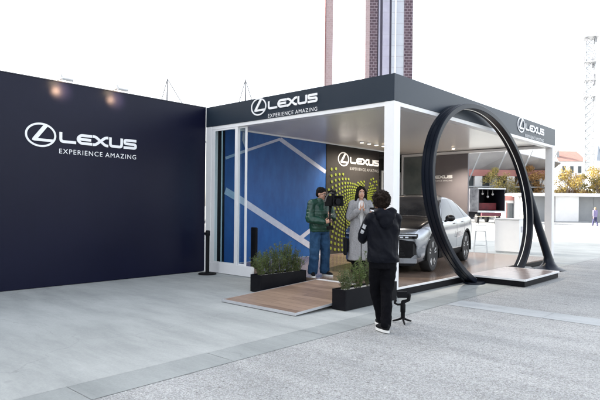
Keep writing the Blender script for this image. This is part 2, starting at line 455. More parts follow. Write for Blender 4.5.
def logo(parent, origin, u, T, lm=None, tagm=None, tag_h=1.0):
    """emblem + five letters + tagline. origin = left end, vertical centre of the emblem; u = reading direction, up = +Z"""
    lm = lm or LETTER; tagm = tagm or LETTER
    u = Vector(u).normalized(); up = Vector((0, 0, 1)); nrm = u.cross(up)
    M = Matrix((u, up, nrm)).transposed().to_4x4(); M.translation = Vector(origin) + nrm * 0.003
    s = T / 2.16
    a, b = 0.27 * s, 0.215 * s
    bm = BM(); n = 56; d = 0.012
    # oval ring
    w = 0.034 * s
    for k in range(n):
        A0, A1 = 2 * pi * k / n, 2 * pi * (k + 1) / n
        q = []
        for A in (A0, A1):
            q.append(((a + (a - w) * cos(A)) * 1 + w * 0, (b - w) * sin(A)))
            q.append((a + a * cos(A), b * sin(A)))
        vs = []
        for zz in (0, d):
            for p in q: vs.append(bm.verts.new(M @ Vector((p[0], p[1], zz))))
        bm.faces.new((vs[4], vs[5], vs[7], vs[6])); bm.faces.new((vs[0], vs[4], vs[6], vs[2])); bm.faces.new((vs[1], vs[3], vs[7], vs[5]))
    bmesh.ops.remove_doubles(bm, verts=bm.verts[:], dist=1e-5)
    # the stroke inside the oval: leaning stem widening to a curved foot
    def E(x, y): return (a + x * a, y * b)
    stem = [E(0.16, 0.84), E(0.44, 0.76), E(-0.20, -0.30), E(0.62, -0.30), E(0.80, -0.30), E(0.70, -0.52), E(-0.42, -0.52), E(-0.56, -0.46), E(-0.52, -0.30)]
    M2 = M.copy(); M2.translation += nrm * 0.001
    prism(bm, stem, M2, d)
    obj('emblem', bm, lm, parent)
    # letters
    h = 0.195 * s; x0 = 0.60 * s; z0 = -0.105 * s
    k = h
    letters = [
        ([[(0.12, 1.0), (0.12, 0.12), (1.58, 0.12)]], 0.0),
        ([[(1.5, 0.88), (0.36, 0.88), (0.1, 0.62), (0.1, 0.38), (0.36, 0.12), (1.5, 0.12)], [(0.22, 0.5), (1.4, 0.5)]], 1.68),
        ([[(0.0, 0.9), (0.3, 0.88), (1.3, 0.12), (1.62, 0.1)], [(0.0, 0.1), (0.3, 0.12), (1.3, 0.88), (1.62, 0.9)]], 3.25),
        ([[(0.12, 1.0), (0.12, 0.12), (1.36, 0.12), (1.36, 1.0)]], 4.98),
        ([[(1.44, 0.88), (0.12, 0.88), (0.12, 0.52), (1.36, 0.50), (1.36, 0.12), (0.0, 0.12)]], 6.56),
    ]
    bm = BM()
    for strokes, off in letters:
        for i, st in enumerate(strokes):
            pts = [(x0 + (p[0] + off) * k, z0 + p[1] * k) for p in arc_round(st, 0.26)]
            ribbon(bm, pts, 0.262 * k, M, d, z0=0.0008 * i)
    obj('lettering', bm, lm, parent)
    me = text_mesh('EXPERIENCE AMAZING', 1)
    xs = [v.co.x for v in me.vertices]; ys = [v.co.y for v in me.vertices]
    wx = 1.56 * s / (max(xs) - min(xs)); hy = 0.088 * s * tag_h / (max(ys) - min(ys))
    bm = BM(); bm.from_mesh(me)
    mn = min(xs); my = max(ys)
    for v in bm.verts:
        v.co = M @ Vector((x0 + (v.co.x - mn) * wx, -0.215 * s + (v.co.y - my) * hy, 0.004))
    obj('tagline', bm, tagm, parent)

# ------------------------------------------------------------------ long navy wall
W, D, ZT, ZB, HP = 5.06, 8.38, 3.76, 3.307, 0.14
wall = empty('long_wall', (-W, -5, 0), 0, 'long dark navy hoarding wall with white oval emblem and lettering under two lamps', 'wall')
def inwall(bm): bmesh.ops.translate(bm, vec=(W, 5, 0), verts=bm.verts[:]); return bm
bm = BM()
box(bm, -W - 0.32, -W, -13.0, -0.003, 0.0, ZT - 0.006)
obj('panel', inwall(bm), NAVY, wall, bevel=0.004)
bm = BM(); box(bm, -W - 0.34, -W + 0.012, -13.02, -0.004, ZT - 0.004, ZT + 0.012)
obj('coping', inwall(bm), mat('coping_metal', (0.05, 0.052, 0.07), 0.4, c2=(0.06, 0.062, 0.08)), wall)
logo(wall, (-W + W, -3.97 + 5, 2.745), (0, 1, 0), 2.18)

for i, (yy, lab) in enumerate(((-3.36, 'white floodlight clipped on the navy wall above the oval emblem, the left of two'),
                               (-2.27, 'white floodlight clipped on the navy wall, the one nearer the pavilion'))):
    fl = empty('floodlight', (-W, yy, ZT + 0.012), 0, lab, 'floodlight', 'floodlights on top of the navy wall')
    bm = BM(); box(bm, -0.16, 0.015, -0.03, 0.03, 0.001, 0.02); box(bm, 0.002, 0.24, -0.018, 0.018, 0.0205, 0.038)
    obj('bracket', bm, GALV, fl, bevel=0.002)
    Mh = Matrix.Translation((0.29, 0, 0.02)) @ Matrix.Rotation(R(48), 4, 'Y')
    bm = BM(); box(bm, -0.07, 0.07, -0.10, 0.10, -0.035, 0.03, Mh)
    obj('lamp_body', bm, WHITE, fl, bevel=0.012)
    bm = BM(); box(bm, -0.055, 0.055, -0.085, 0.085, -0.042, -0.0365, Mh)
    obj('lens', bm, WARMLED, fl)
    ld = bpy.data.lights.new('flood', 'SPOT'); ld.energy = 8; ld.color = (1.0, 0.62, 0.40); ld.spot_size = R(70); ld.spot_blend = 1.0; ld.shadow_soft_size = 0.06
    lo = bpy.data.objects.new('lamp_light', ld); link(lo, fl)
    lo.location = (0.34, 0.04, -0.13)
    lo.rotation_euler = Vector((-1.0, 0, -0.12)).to_track_quat('-Z', 'Y').to_euler()

# ------------------------------------------------------------------ pavilion
pav = empty('pavilion', (0, 0, 0), 0, 'open flat-roofed dark pavilion with white posts, wide fascia and white lettering', 'pavilion')
# deck
bm = BM(); box(bm, -W + 0.21, -0.03, 0.09, D, 0.004, HP)
obj('deck', bm, DECKM, pav)
bm = BM(); box(bm, -0.028, 1.138, 2.908, 4.943, HP - 0.03, HP - 0.001)
deckx = obj('side_deck', bm, mat('pale_deck', (0.30, 0.25, 0.235), 0.2, c2=(0.36, 0.31, 0.29), nscale=2, stretch=(1, 6, 1)), pav)
bm = BM()
box(bm, -0.0285, 0.0, 0.0, 2.905, 0.0, HP - 0.028)
box(bm, -0.0285, 1.136, 2.9085, 4.9425, 0.0, HP - 0.0305)
box(bm, -0.0285, 0.0, 4.9455, D, 0.0, HP - 0.028)
obj('skirting', bm, BLACK, pav)
bm = BM()
box(bm, -0.027, 0.004, 0.004, 2.9, HP - 0.026, HP + 0.004)
box(bm, 0.0045, 1.142, 2.886, 2.9065, HP - 0.034, HP + 0.003)
box(bm, 1.1395, 1.158, 2.9075, 4.96, HP - 0.034, HP + 0.003)
box(bm, 0.006, 1.139, 4.944, 4.962, HP - 0.034, HP + 0.003)
box(bm, -1.68, -0.205, -0.004, 0.088, 0.02, HP + 0.003)
obj('edge_trim', bm, WHITE, pav)
# posts
PW = 0.2
for (x, y) in ((-PW, 0.004), (-W + 0.003, 0.004), (-PW, D - PW - 0.004), (-W + 0.003, D - PW - 0.004)):
    bm = BM(); box(bm, x, x + PW - 0.004, y, y + PW - 0.004, 0, ZB - 0.002)
    po = obj('post', bm, WHITE, pav, bevel=0.006)
    bm = BM(); box(bm, x - 0.012, x + PW + 0.008, y + 0.02, y + PW - 0.024, 0.0, 0.012)
    obj('foot_plate', bm, GALV, po)
# perimeter beam under the fascia
bm = BM()
bh = 0.075
box(bm, -W + 0.2, -PW - 0.003, 0.012, 0.19, ZB - bh, ZB - 0.003)
box(bm, -0.188, -0.012, PW + 0.003, D - PW - 0.005, ZB - bh, ZB - 0.003)
box(bm, -W + 0.2, -PW - 0.003, D - 0.19, D - 0.012, ZB - bh, ZB - 0.003)
obj('beam', bm, WHITE, pav)
# fascias
t = 0.08
fa = obj('fascia', bx(-W + 0.004, -0.0, 0.0, t, ZB, ZT), FASC, pav)
logo(fa, (-3.52, 0.0, 3.575), (1, 0, 0), 1.83)
bm = bx(-t, 0.0, t + 0.001, D, ZB, ZT)
fb = obj('fascia', bm, FASC, pav)
logo(fb, (0.0, 5.5, 3.575), (0, 1, 0), 1.9)
obj('fascia', bx(-W, -t - 0.001, D - t, D, ZB, ZT), FASC, pav)
obj('fascia', bx(-W, -W + t, t + 0.001, D - t - 0.001, ZB, ZT), FASC, pav)
obj('roof', bx(-W + t + 0.002, -t - 0.002, t + 0.002, D - t - 0.002, ZT - 0.12, ZT - 0.05), mat('roof_felt', (0.1, 0.1, 0.1), 0.8, c2=(0.13, 0.13, 0.13)), pav)
ce = obj('ceiling', bx(-W + t + 0.003, -t - 0.003, t + 0.003, D - t - 0.003, ZB + 0.02, ZB + 0.04), CEIL, pav)
for i, (x, y) in enumerate([(-3.9, 4.5 + 0.36 * k) for k in range(6)] + [(-1.9, 3.0), (-2.2, 5.6), (-2.6, 7.4)]):  # lamps away from the display wall are added to brighten the ceiling
    bm = BM(); lathe(bm, [(0.055, -0.012), (0.06, -0.004), (0.06, 0.019)], 16)
    bmesh.ops.translate(bm, vec=(x, y, ZB), verts=bm.verts[:])
    d_ = obj('downlight_or_fill', bm, WHITE, ce)
    bm = BM(); lathe(bm, [(0.045, -0.0165), (0.045, -0.0125)], 16)
    bmesh.ops.translate(bm, vec=(x, y, ZB), verts=bm.verts[:])
    obj('lens', bm, WARMLED, d_)
    if True:
        ld = bpy.data.lights.new('down', 'SPOT'); ld.energy = 22 if x < -3.5 else 115; ld.color = (1.0, 0.88, 0.74); ld.spot_size = R(100 if x < -3.5 else 125); ld.spot_blend = 0.8; ld.shadow_soft_size = 0.05
        lo = bpy.data.objects.new('lamp_light', ld); link(lo, d_); lo.location = (x, y, ZB - 0.03)
        if x < -3.5: lo.rotation_euler = Vector((-0.75, 0, -1)).to_track_quat('-Z', 'Y').to_euler()

# left wall: mural then display wall, then a framed door opening
XW = -4.87
mw = obj('mural_wall', bx(XW - 0.06, XW, 0.42, 4.12, HP + 0.002, ZB - 0.004), MURAL, pav, label='blue mural wall crossed by pale angular lines')
obj('wall_end', bx(XW - 0.055, XW - 0.004, 0.2, 0.418, HP + 0.002, ZB - 0.004), BLACK, pav)
Mw = Matrix(((0, 0, 1, XW + 0.003), (1, 0, 0, 0), (0, 1, 0, 0), (0, 0, 0, 1)))   # local x->Y, y->Z, z->X
bm = BM()
def stroke(pts, w, z=0.0): ribbon(bm, pts, w, Mw, 0.003, z)
stroke([(0.43, 2.62), (1.04, 2.84), (2.25, 3.25)], 0.065)
stroke([(2.25, 3.25), (4.11, 2.50)], 0.115, 0.0006)
stroke([(0.43, 1.86), (0.9, 1.66), (3.06, 0.62), (4.02, 0.165)], 0.165, 0.0012)
stroke([(3.08, 0.66), (4.11, 1.17)], 0.12, 0.0018)
stroke([(0.95, 1.66), (1.22, 1.50)], 0.07, 0.0024)
stroke([(1.12, 2.84), (0.98, 3.1), (0.99, 3.29)], 0.08, 0.0024)
obj('mural_lines', bm, MLINE, mw)
dw = obj('display_wall', bx(XW - 0.06, XW + 0.02, 4.125, 6.78, HP + 0.002, ZB - 0.004), DARKW, pav, label='charcoal display wall with a burst of lime dots')
bm = BM()
cy, cz = 5.95, 1.36
n = 0
Md = Matrix(((0, 0, 1, XW + 0.022), (1, 0, 0, 0), (0, 1, 0, 0), (0, 0, 0, 1)))
for ring in range(5, 34):
    r = 0.36 * 1.066 ** (ring - 5)
    cnt = 40
    for k in range(cnt):
        A = 2 * pi * (k + 0.5 * (ring % 2)) / cnt + ring * 0.0
        if abs(A - pi * 0.45) < 0.12 or abs(A - pi * 0.12) < 0.07: continue
        y = cy + r * cos(A) * 1.12; z = cz + r * sin(A)
        rad = 0.0225 * (r / 0.5) ** 0.55
        if not (4.2 < y < 6.7 and 0.24 < z < 2.78): continue
        if z > (2.78 - 0.42 * (y - 4.2) if y < 5.5 else 2.234 + 0.28 * (y - 5.5)): continue
        if r > 0.85 and y > cy + 0.1 and z > cz and ring % 3 == 0: continue
        pts = [(y + rad * cos(q * pi / 5), z + rad * sin(q * pi / 5)) for q in range(10)]
        prism(bm, pts, Md, 0.02); n += 1
o_ = obj('dot_pattern', bm, LIME, dw)
logo(dw, (XW + 0.02, 4.64, 2.92), (0, 1, 0), 2.1, tagm=GREYLETTER)
# door opening between display wall and rear wall
bm = BM(); box(bm, XW - 0.05, XW, 6.79, D - 0.2, HP + 0.002, ZB - 0.004)
sd = obj('side_door', bm, PIANO, pav)
bm = BM()
for a in ((6.95, 7.02, 0.2, 2.7), (8.0, 8.07, 0.2, 2.7), (7.022, 7.998, 2.63, 2.7), (7.022, 7.998, 1.9, 1.95)):
    box(bm, XW + 0.002, XW + 0.03, a[0], a[1], a[2], a[3])
obj('frame', bm, GALV, sd)
# rear wall
rw = obj('rear_wall', bx(-4.16, -2.54, D - 0.10, D - 0.02, HP + 0.002, ZB - 0.08), GREYW, pav, label='warm grey rear wall with white lettering')
logo(rw, (-4.36 + 0.24, D - 0.10, 2.52), (1, 0, 0), 1.06)
obj('rear_panel', bx(-4.85, -4.165, D - 0.11, D - 0.03, HP + 0.002, ZB - 0.08), mat('grey_green_panel', (0.10, 0.12, 0.12), 0.25, c2=(0.15, 0.17, 0.17), nscale=1.5), pav)

# sliding glass at the left of the front
gl = obj('sill', bx(-W + 0.202, -3.47, 0.006, 0.085, 0.0, 0.215), WHITE, pav, bevel=0.004)
for i, (x0, x1, y, lw, rwid) in enumerate(((-4.845, -3.97, 0.025, 0.10, 0.085), (-4.54, -3.985, 0.05, 0.018, 0.03), (-3.99, -3.725, 0.075, 0.03, 0.055))):
    bm = BM()
    box(bm, x0, x0 + lw, y - 0.01, y + 0.01, 0.217, ZB - bh - 0.003)
    box(bm, x1 - rwid, x1, y - 0.01, y + 0.01, 0.217, ZB - bh - 0.003)
    box(bm, x0 + lw + 0.001, x1 - rwid - 0.001, y - 0.009, y + 0.009, 0.217, 0.25)
    box(bm, x0 + lw + 0.001, x1 - rwid - 0.001, y - 0.009, y + 0.009, ZB - bh - 0.04, ZB - bh - 0.003)
    gd = obj('sliding_door', bm, WHITE, pav)
    bm = BM(); box(bm, x0 + lw, x1 - rwid, y - 0.003, y + 0.003, 0.252, ZB - bh - 0.042)
    obj('pane', bm, GLASS, gd)

# ------------------------------------------------------------------ ring sculpture
ring = empty('ring_sculpture', (0.18, 3.33, 0), 0, 'giant glossy black oval ring with a white light strip straddling the side deck', 'sculpture')
YC, ZC, RA, RB, TL = 3.329, 1.666, 2.625, 1.802, -0.36
X0, RD, RT = 0.071, 0.22, 0.105
def ell(k, off=0.0):
    A = R(k); a, b = RA, RB
    p = Vector((a * cos(A), b * sin(A))); nn = Vector((b * cos(A), a * sin(A))).normalized()
    p = p + nn * off
    return (YC + cos(TL) * p.x - sin(TL) * p.y, ZC + sin(TL) * p.x + cos(TL) * p.y)
def sweep(bm, prof, k0, k1, n):
    rings = []
    for i in range(n + 1):
        k = k0 + (k1 - k0) * i / n
        rings.append([(X0 + px - 0.18, ell(k, po)[0] - 3.33, ell(k, po)[1]) for px, po in prof])
    loft(bm, rings)
prof = [(0, 0), (0.055, 0), (0.062, -0.014), (0.074, -0.014), (0.081, 0), (0.14, 0), (0.147, -0.014), (0.159, -0.014), (0.166, 0), (RD - 0.012, 0), (RD, -0.012),
        (RD, -RT + 0.01), (RD - 0.01, -RT), (0.012, -RT), (0, -RT + 0.01)]
bm = BM(); sweep(bm, prof, -29, 268.5, 150)
obj('ring_band', bm, RINGM, ring, smooth='auto', angle=30)
bm = BM(); sweep(bm, [(0.085, -RT - 0.001), (0.098, -RT - 0.001), (0.098, -RT - 0.006), (0.085, -RT - 0.007)], -27, 238, 130)
obj('light_strip', bm, LED, ring)
# raking strut and flared base behind the deck
bm = BM()
path = [Vector((0.13, 5.92, 2.15)), Vector((0.2, 6.0, 1.7)), Vector((0.3, 6.16, 1.1)), Vector((0.42, 6.36, 0.5)), Vector((0.46, 6.43, 0.30)), Vector((0.47, 6.45, 0.16)), Vector((0.47, 6.45, 0.06)), Vector((0.47, 6.45, 0.003))]
rad = [(0.03, 0.05), (0.075, 0.10), (0.095, 0.12), (0.10, 0.125), (0.105, 0.135), (0.14, 0.19), (0.22, 0.31), (0.36, 0.52)]
rings = []
for p, (rx, ry) in zip(path, rad):
    rings.append([(p.x + rx * cos(2 * pi * k / 20) - 0.18, p.y + ry * sin(2 * pi * k / 20) - 3.33, p.z) for k in range(20)])
loft(bm, rings)
obj('strut', bm, RINGM, ring, smooth='auto', angle=50)
bm = BM()
ellipse_loft(bm, [(0.0, 2.0 + 0.1, 0.0, 0.24, 0.52), (0.0, 2.1, 0.07, 0.22, 0.5), (0.0, 2.1, 0.10, 0.16, 0.40)], 24)
obj('foot', bm, RINGM, ring, smooth='auto')
bm = BM(); ellipse_loft(bm, [(0.03, -0.62, 0.0, 0.2, 0.26), (0.03, -0.62, 0.03, 0.19, 0.25)], 24)
obj('foot', bm, RINGM, ring, smooth='auto')

# ------------------------------------------------------------------ ramp, planters, stanchions
ramp = empty('ramp', (-0.9, -1.1, 0), 0, 'low wooden plank ramp with pale metal edge leading up to the deck', 'ramp')
RX0, RX1, RY0, RY1, RZ0, RZ1 = -1.69, -0.115, -2.27, -0.012, 0.035, HP - 0.004
def slopez(y): return RZ0 + (RZ1 - RZ0) * (y - RY0) / (RY1 - RY0)
def wedge(x0, x1, y0, y1, lo, hi):
    bm = BM()
    v = [bm.verts.new(p) for p in ((x0, y0, slopez(y0) + lo), (x1, y0, slopez(y0) + lo), (x1, y1, slopez(y1) + lo), (x0, y1, slopez(y1) + lo),
                                   (x0, y0, slopez(y0) + hi), (x1, y0, slopez(y0) + hi), (x1, y1, slopez(y1) + hi), (x0, y1, slopez(y1) + hi))]
    for f in ((0, 3, 2, 1), (4, 5, 6, 7), (0, 1, 5, 4), (1, 2, 6, 5), (2, 3, 7, 6), (3, 0, 4, 7)):
        bm.faces.new([v[i] for i in f])
    bmesh.ops.translate(bm, vec=(0.9, 1.1, 0), verts=bm.verts[:])
    return bm
obj('boards', wedge(RX0 + 0.013, RX1 - 0.013, RY0 + 0.022, RY1, -0.025, 0), WOOD, ramp)
obj('edge_strip', wedge(RX0, RX1, RY0 - 0.002, RY0 + 0.021, -0.034, 0.003), mat('alu_edge', (0.6, 0.61, 0.63), 0.4, 0.5, c2=(0.5, 0.51, 0.53)), ramp)
for a, b in ((RX0, RX0 + 0.012), (RX1 - 0.012, RX1)):
    obj('edge_strip', wedge(a, b, RY0 + 0.022, RY1, -0.03, 0.003), MATS['alu_edge'], ramp)
bm = BM(); box(bm, RX0 + 0.3, RX0 + 0.35, -1.2, -0.05, 0, 0.06); box(bm, RX1 - 0.35, RX1 - 0.3, -1.2, -0.05, 0, 0.06)
bmesh.ops.translate(bm, vec=(0.9, 1.1, 0), verts=bm.verts[:])
obj('bearer', bm, BLACK, ramp)

LEAF = [mat_leaf('shrub_leaf_a', (0.05, 0.085, 0.022), (0.17, 0.23, 0.07)), mat_leaf('shrub_leaf_b', (0.05, 0.08, 0.03), (0.16, 0.20, 0.085))]
STEM = mat('stem', (0.12, 0.10, 0.05), 0.7, c2=(0.08, 0.09, 0.04))
PEBB = mat('white_gravel', (0.55, 0.55, 0.54), 0.7, c2=(0.3, 0.29, 0.27), nscale=45, bump=0.6, bscale=60)
FLOW = mat('dry_flower', (0.28, 0.2, 0.2), 0.7, c2=(0.2, 0.16, 0.1))
def planter(loc, w, l, label):
    p = empty('planter', loc, 0, label, 'planter', 'black trough planters beside the ramp')
    bm = BM(); h = 0.3
    box(bm, 0, w, 0, 0.018, 0, h); box(bm, 0, w, l - 0.018, l, 0, h)
    box(bm, 0, 0.018, 0.0185, l - 0.0185, 0, h); box(bm, w - 0.018, w, 0.0185, l - 0.0185, 0, h)
    obj('trough', bm, BLACK, p, bevel=0.003)
    obj('gravel', bx(0.019, w - 0.019, 0.019, l - 0.019, 0.02, h - 0.03), PEBB, p)
    return p
planter((-2.15, -1.24, 0), 0.26, 1.2, 'black trough planter on the left of the ramp in front of the glass doors')
planter((-0.095, -1.49, 0), 0.25, 1.38, 'black trough planter on the right of the ramp beside the corner post')
def shrub(loc, h, spread, ns, lf, label, group, seed, flowers=False):
    rnd = random.Random(seed)
    p = empty('shrub', loc, 0, label, 'shrub', group)
    bs = BM(); bl = BM(); bf = BM()
    for s in range(ns):
        A = rnd.uniform(0, 2 * pi); rr = spread * rnd.random() ** 0.6
        hh = h * rnd.uniform(0.55, 1.0) * (1 - 0.25 * rr / spread)
        base = Vector((0.04 * cos(A), 0.05 * sin(A), 0)); tip = Vector((rr * cos(A), rr * 1.15 * sin(A), hh))
        pts = []
        for i in range(6):
            u = i / 5
            q = base.lerp(tip, u); q.z = hh * (u ** 0.8); q += Vector((rnd.uniform(-1, 1), rnd.uniform(-1, 1), 0)) * 0.012 * (i > 0)
            pts.append(q)
        for a, b in zip(pts, pts[1:]): tube(bs, a, b, 0.0022, 0.0018, 4)
        nl = int(hh * 120)
        for j in range(nl):
            u = rnd.uniform(0.06, 1.0); i = min(4, int(u * 5)); f = u * 5 - i
            c = pts[i].lerp(pts[i + 1], f)
            d = Vector((rnd.gauss(0, 1), rnd.gauss(0, 1), rnd.uniform(0.1, 1.3))).normalized()
            sd_ = d.cross(Vector((rnd.random(), rnd.random(), rnd.random()))).normalized()
            L_ = rnd.uniform(0.022, 0.05); w_ = rnd.uniform(0.004, 0.008)
            v = [bl.verts.new(c), bl.verts.new(c + d * L_ * 0.5 + sd_ * w_), bl.verts.new(c + d * L_), bl.verts.new(c + d * L_ * 0.5 - sd_ * w_)]
            bl.faces.new(v)
        if flowers and rnd.random() < 0.5:
            ball(bf, tip + Vector((0, 0, 0.015)), (0.008, 0.008, 0.022), sub=1)
    obj('stems', bs, STEM, p); obj('foliage', bl, lf, p)
    if len(bf.verts): obj('flowers', bf, FLOW, p)
    else: bf.free()
ll = ['bushy green shrub nearest the camera in the left trough', 'second green shrub from the front of the left trough', 'tallest feathery shrub in the middle of the left trough',
      'fourth green shrub in the left trough, past the tallest one', 'rearmost low shrub in the left trough next to the deck']
for i, (dy, h, sp) in enumerate(((0.14, 0.52, 0.23), (0.38, 0.55, 0.24), (0.62, 0.74, 0.22), (0.85, 0.62, 0.22), (1.06, 0.42, 0.18))):
    shrub((-2.02, -1.24 + dy, 0.265), h, sp, 42, LEAF[i % 2], ll[i], 'shrubs in the left trough planter', 11 + i, False)
lr = ['wispy green shrub at the front end of the right trough', 'low green shrub second from the front of the right trough', 'olive shrub in the middle of the right trough in front of the grey coat', 'rear shrub in the right trough near the corner post']
for i, (dy, h, sp) in enumerate(((0.16, 0.34, 0.16), (0.46, 0.52, 0.19), (0.78, 0.6, 0.2), (1.14, 0.44, 0.18))):
    shrub((0.03, -1.49 + dy, 0.265), h, sp, 34, LEAF[(i + 1) % 2], lr[i], 'shrubs in the right trough planter', 31 + i, False)

def stanchion(loc, label, h=0.96):
    s = empty('stanchion', loc, 0, label, 'stanchion', 'black queue stanchions by the glass doors')
    bm = BM(); lathe(bm, [(0.2, 0.0), (0.2, 0.015), (0.18, 0.024), (0.06, 0.034)], 28); obj('base', bm, BLACKM, s, smooth='auto')
    bm = BM(); lathe(bm, [(0.042, 0.034), (0.042, h - 0.12)], 18); obj('pole', bm, BLACKM, s, smooth='auto')
    bm = BM(); lathe(bm, [(0.048, h - 0.12), (0.052, h - 0.11), (0.052, h - 0.02), (0.04, h), (0.02, h + 0.004)], 18)
    obj('belt_head', bm, BLACK, s, smooth='auto')
    bm = BM(); box(bm, -0.03, 0.03, -0.066, -0.05, h - 0.1, h - 0.04); obj('belt_clip', bm, BLACK, s, bevel=0.003)
stanchion((-4.57, -0.3, 0), 'black stanchion post outside the left corner of the pavilion beside the navy wall')
bm = BM()
sp = empty('door_stop_panel', (-3.78, 0.36, HP), 0, 'narrow black standing panel just inside the glass doors', 'panel')
bm = BM(); box(bm, -0.09, 0.09, -0.03, 0.03, 0.02, 0.90); obj('panel', bm, BLACK, sp, bevel=0.02)
bm = BM(); box(bm, -0.12, 0.12, -0.10, 0.10, 0.0, 0.018); obj('base', bm, BLACK, sp, bevel=0.004)

# gimbal on mini tripod
gb = empty('camera_gimbal', (1.16, -1.57, 0), R(42), 'small black camera gimbal standing on its mini tripod on the ground', 'gimbal')
for k in range(3):
    A = 2 * pi * k / 3 + 0.5
    bm = BM(); limb(bm, [(0.012 * cos(A), 0.012 * sin(A), 0.055), (0.07 * cos(A), 0.07 * sin(A), 0.028), (0.135 * cos(A), 0.135 * sin(A), 0.008)], [0.016, 0.013, 0.011], 8)
    obj('leg', bm, BLACKM, gb, smooth=True)
bm = BM(); lathe(bm, [(0.022, 0.045), (0.028, 0.05), (0.028, 0.13), (0.034, 0.14), (0.035, 0.235), (0.026, 0.25)], 14); obj('grip', bm, BLACKM, gb, smooth='auto')
bm = BM(); limb(bm, [(0, 0, 0.255), (0.0, 0.0, 0.27), (0.05, 0, 0.285), (0.075, 0, 0.30), (0.075, 0, 0.36)], [0.03, 0.026, 0.02, 0.022, 0.028], 10)
limb(bm, [(0.075, 0, 0.36), (0.04, 0.0, 0.375), (-0.04, 0, 0.375)], [0.026, 0.018, 0.018], 10)
obj('arm', bm, BLACKM, gb, smooth='auto')
bm = BM(); box(bm, -0.075, 0.055, -0.028, 0.026, 0.325, 0.405); lathe(bm, [(0.022, 0), (0.022, 0.05)], 14, Matrix.Translation((-0.005, 0.02, 0.362)) @ Matrix.Rotation(R(-90), 4, 'X'))
obj('camera_head', bm, BLACK, gb, bevel=0.003)
bm = BM(); limb(bm, [(0, 0, 0.24), (-0.07, -0.01, 0.235), (-0.11, -0.01, 0.255), (-0.10, -0.01, 0.29)], [0.016, 0.013, 0.013, 0.018], 8)
obj('side_handle', bm, BLACKM, gb, smooth=True)

# ------------------------------------------------------------------ car
def lerp_table(tab, x):
    xs = [r[0] for r in tab]
    if x <= xs[0]: return tab[0][1:]
    if x >= xs[-1]: return tab[-1][1:]
    i = max(j for j in range(len(xs)) if xs[j] <= x)
    i = min(i, len(xs) - 2)
    u = (x - xs[i]) / (xs[i + 1] - xs[i])
    p0 = tab[max(0, i - 1)]; p1 = tab[i]; p2 = tab[i + 1]; p3 = tab[min(len(tab) - 1, i + 2)]
    out = []
    for k in range(1, len(p1)):
        m1 = (p2[k] - p0[k]) / (p2[0] - p0[0]) * (p2[0] - p1[0]); m2 = (p3[k] - p1[k]) / (p3[0] - p1[0]) * (p2[0] - p1[0])
        out.append((2 * u**3 - 3 * u**2 + 1) * p1[k] + (u**3 - 2 * u**2 + u) * m1 + (-2 * u**3 + 3 * u**2) * p2[k] + (u**3 - u**2) * m2)
    return out
#            x     zbot  hw    zsh   hwr   ztop
CAR = [(0.00, 0.25, 0.84, 0.74, 0.74, 0.82), (0.10, 0.21, 0.90, 0.82, 0.78, 0.89), (0.45, 0.20, 0.935, 0.90, 0.80, 0.975), (0.95, 0.20, 0.945, 0.96, 0.80, 1.05),
       (1.35, 0.20, 0.95, 0.99, 0.78, 1.10), (1.75, 0.20, 0.95, 1.005, 0.70, 1.345), (2.15, 0.20, 0.948, 1.01, 0.64, 1.545), (2.6, 0.20, 0.945, 1.02, 0.62, 1.625), (3.1, 0.20, 0.945, 1.035, 0.61, 1.63),
       (3.6, 0.20, 0.952, 1.06, 0.60, 1.575), (4.05, 0.21, 0.955, 1.09, 0.60, 1.44), (4.4, 0.26, 0.94, 1.08, 0.64, 1.23), (4.65, 0.32, 0.90, 1.02, 0.74, 1.09), (4.78, 0.36, 0.84, 0.92, 0.72, 0.98)]
def nose(x, y):
    if x < 1.0: return 0.34 * (abs(y) / 0.95) ** 2.7 * (1 - x) ** 1.6
    if x > 4.0: return -0.26 * (abs(y) / 0.95) ** 2.7 * ((x - 4.0) / 0.8) ** 1.6
    return 0
def sect(x):
    zb, hw, zs, hwr, zt = lerp_table(CAR, x)
    h = zt - zs
    return [(0, zb), (hw * .55, zb), (hw * .86, zb + .01), (hw * .965, zb + .13), (hw * 0.985, zb + .30), (hw, zs - .24), (hw * .985, zs - .07), (hw * .945, zs), (hw * .945 - (hw * .945 - hwr) * .5, zs + h * .52),
            (hwr, zt - h * .13 - 0.008), (hwr * .72, zt - h * .025 - 0.004), (hwr * .35, zt - 0.001), (0, zt)]
def S(x, t, side=-1):
    P = sect(x); n = len(P) - 1
    i = min(int(t), n - 1); u = t - i
    p0 = P[i - 1] if i > 0 else (-P[1][0], P[1][1]); p1 = P[i]; p2 = P[i + 1]; p3 = P[i + 2] if i + 2 <= n else (-P[n - 1][0], P[n - 1][1])
    q = [0.5 * (2 * p1[k] + (p2[k] - p0[k]) * u + (2 * p0[k] - 5 * p1[k] + 4 * p2[k] - p3[k]) * u * u + (3 * p1[k] - p0[k] - 3 * p2[k] + p3[k]) * u**3) for k in (0, 1)]
    y = q[0] * side
    return Vector((x + nose(x, y), y, q[1]))
def SN(x, t, side, off):
    e = 0.01
    p = S(x, t, side); dx = S(min(x + e, 4.78), t, side) - S(max(x - e, 0), t, side); dt = S(x, min(t + e, 12), side) - S(x, max(t - e, 0), side)
    nn = dx.cross(dt)
    if nn.length < 1e-9: return p
    nn.normalize()
    if nn.y * side < -0.02 or (abs(nn.y) < 0.3 and nn.z < 0): nn = -nn
    return p + nn * off
def spatch(bm, f0, f1, t0, t1, side, off, nx=12, nt=8):
    """patch of the body surface: x runs from f0(u) to f1(u) as t runs t0..t1"""
    g = []
    for j in range(nt + 1):
        u = j / nt; t = t0 + (t1 - t0) * u
        a, b = f0(u), f1(u)
        g.append([bm.verts.new(SN(a + (b - a) * i / nx, t, side, off)) for i in range(nx + 1)])
    for j in range(nt):
        for i in range(nx):
            bm.faces.new((g[j][i], g[j][i + 1], g[j + 1][i + 1], g[j + 1][i]))

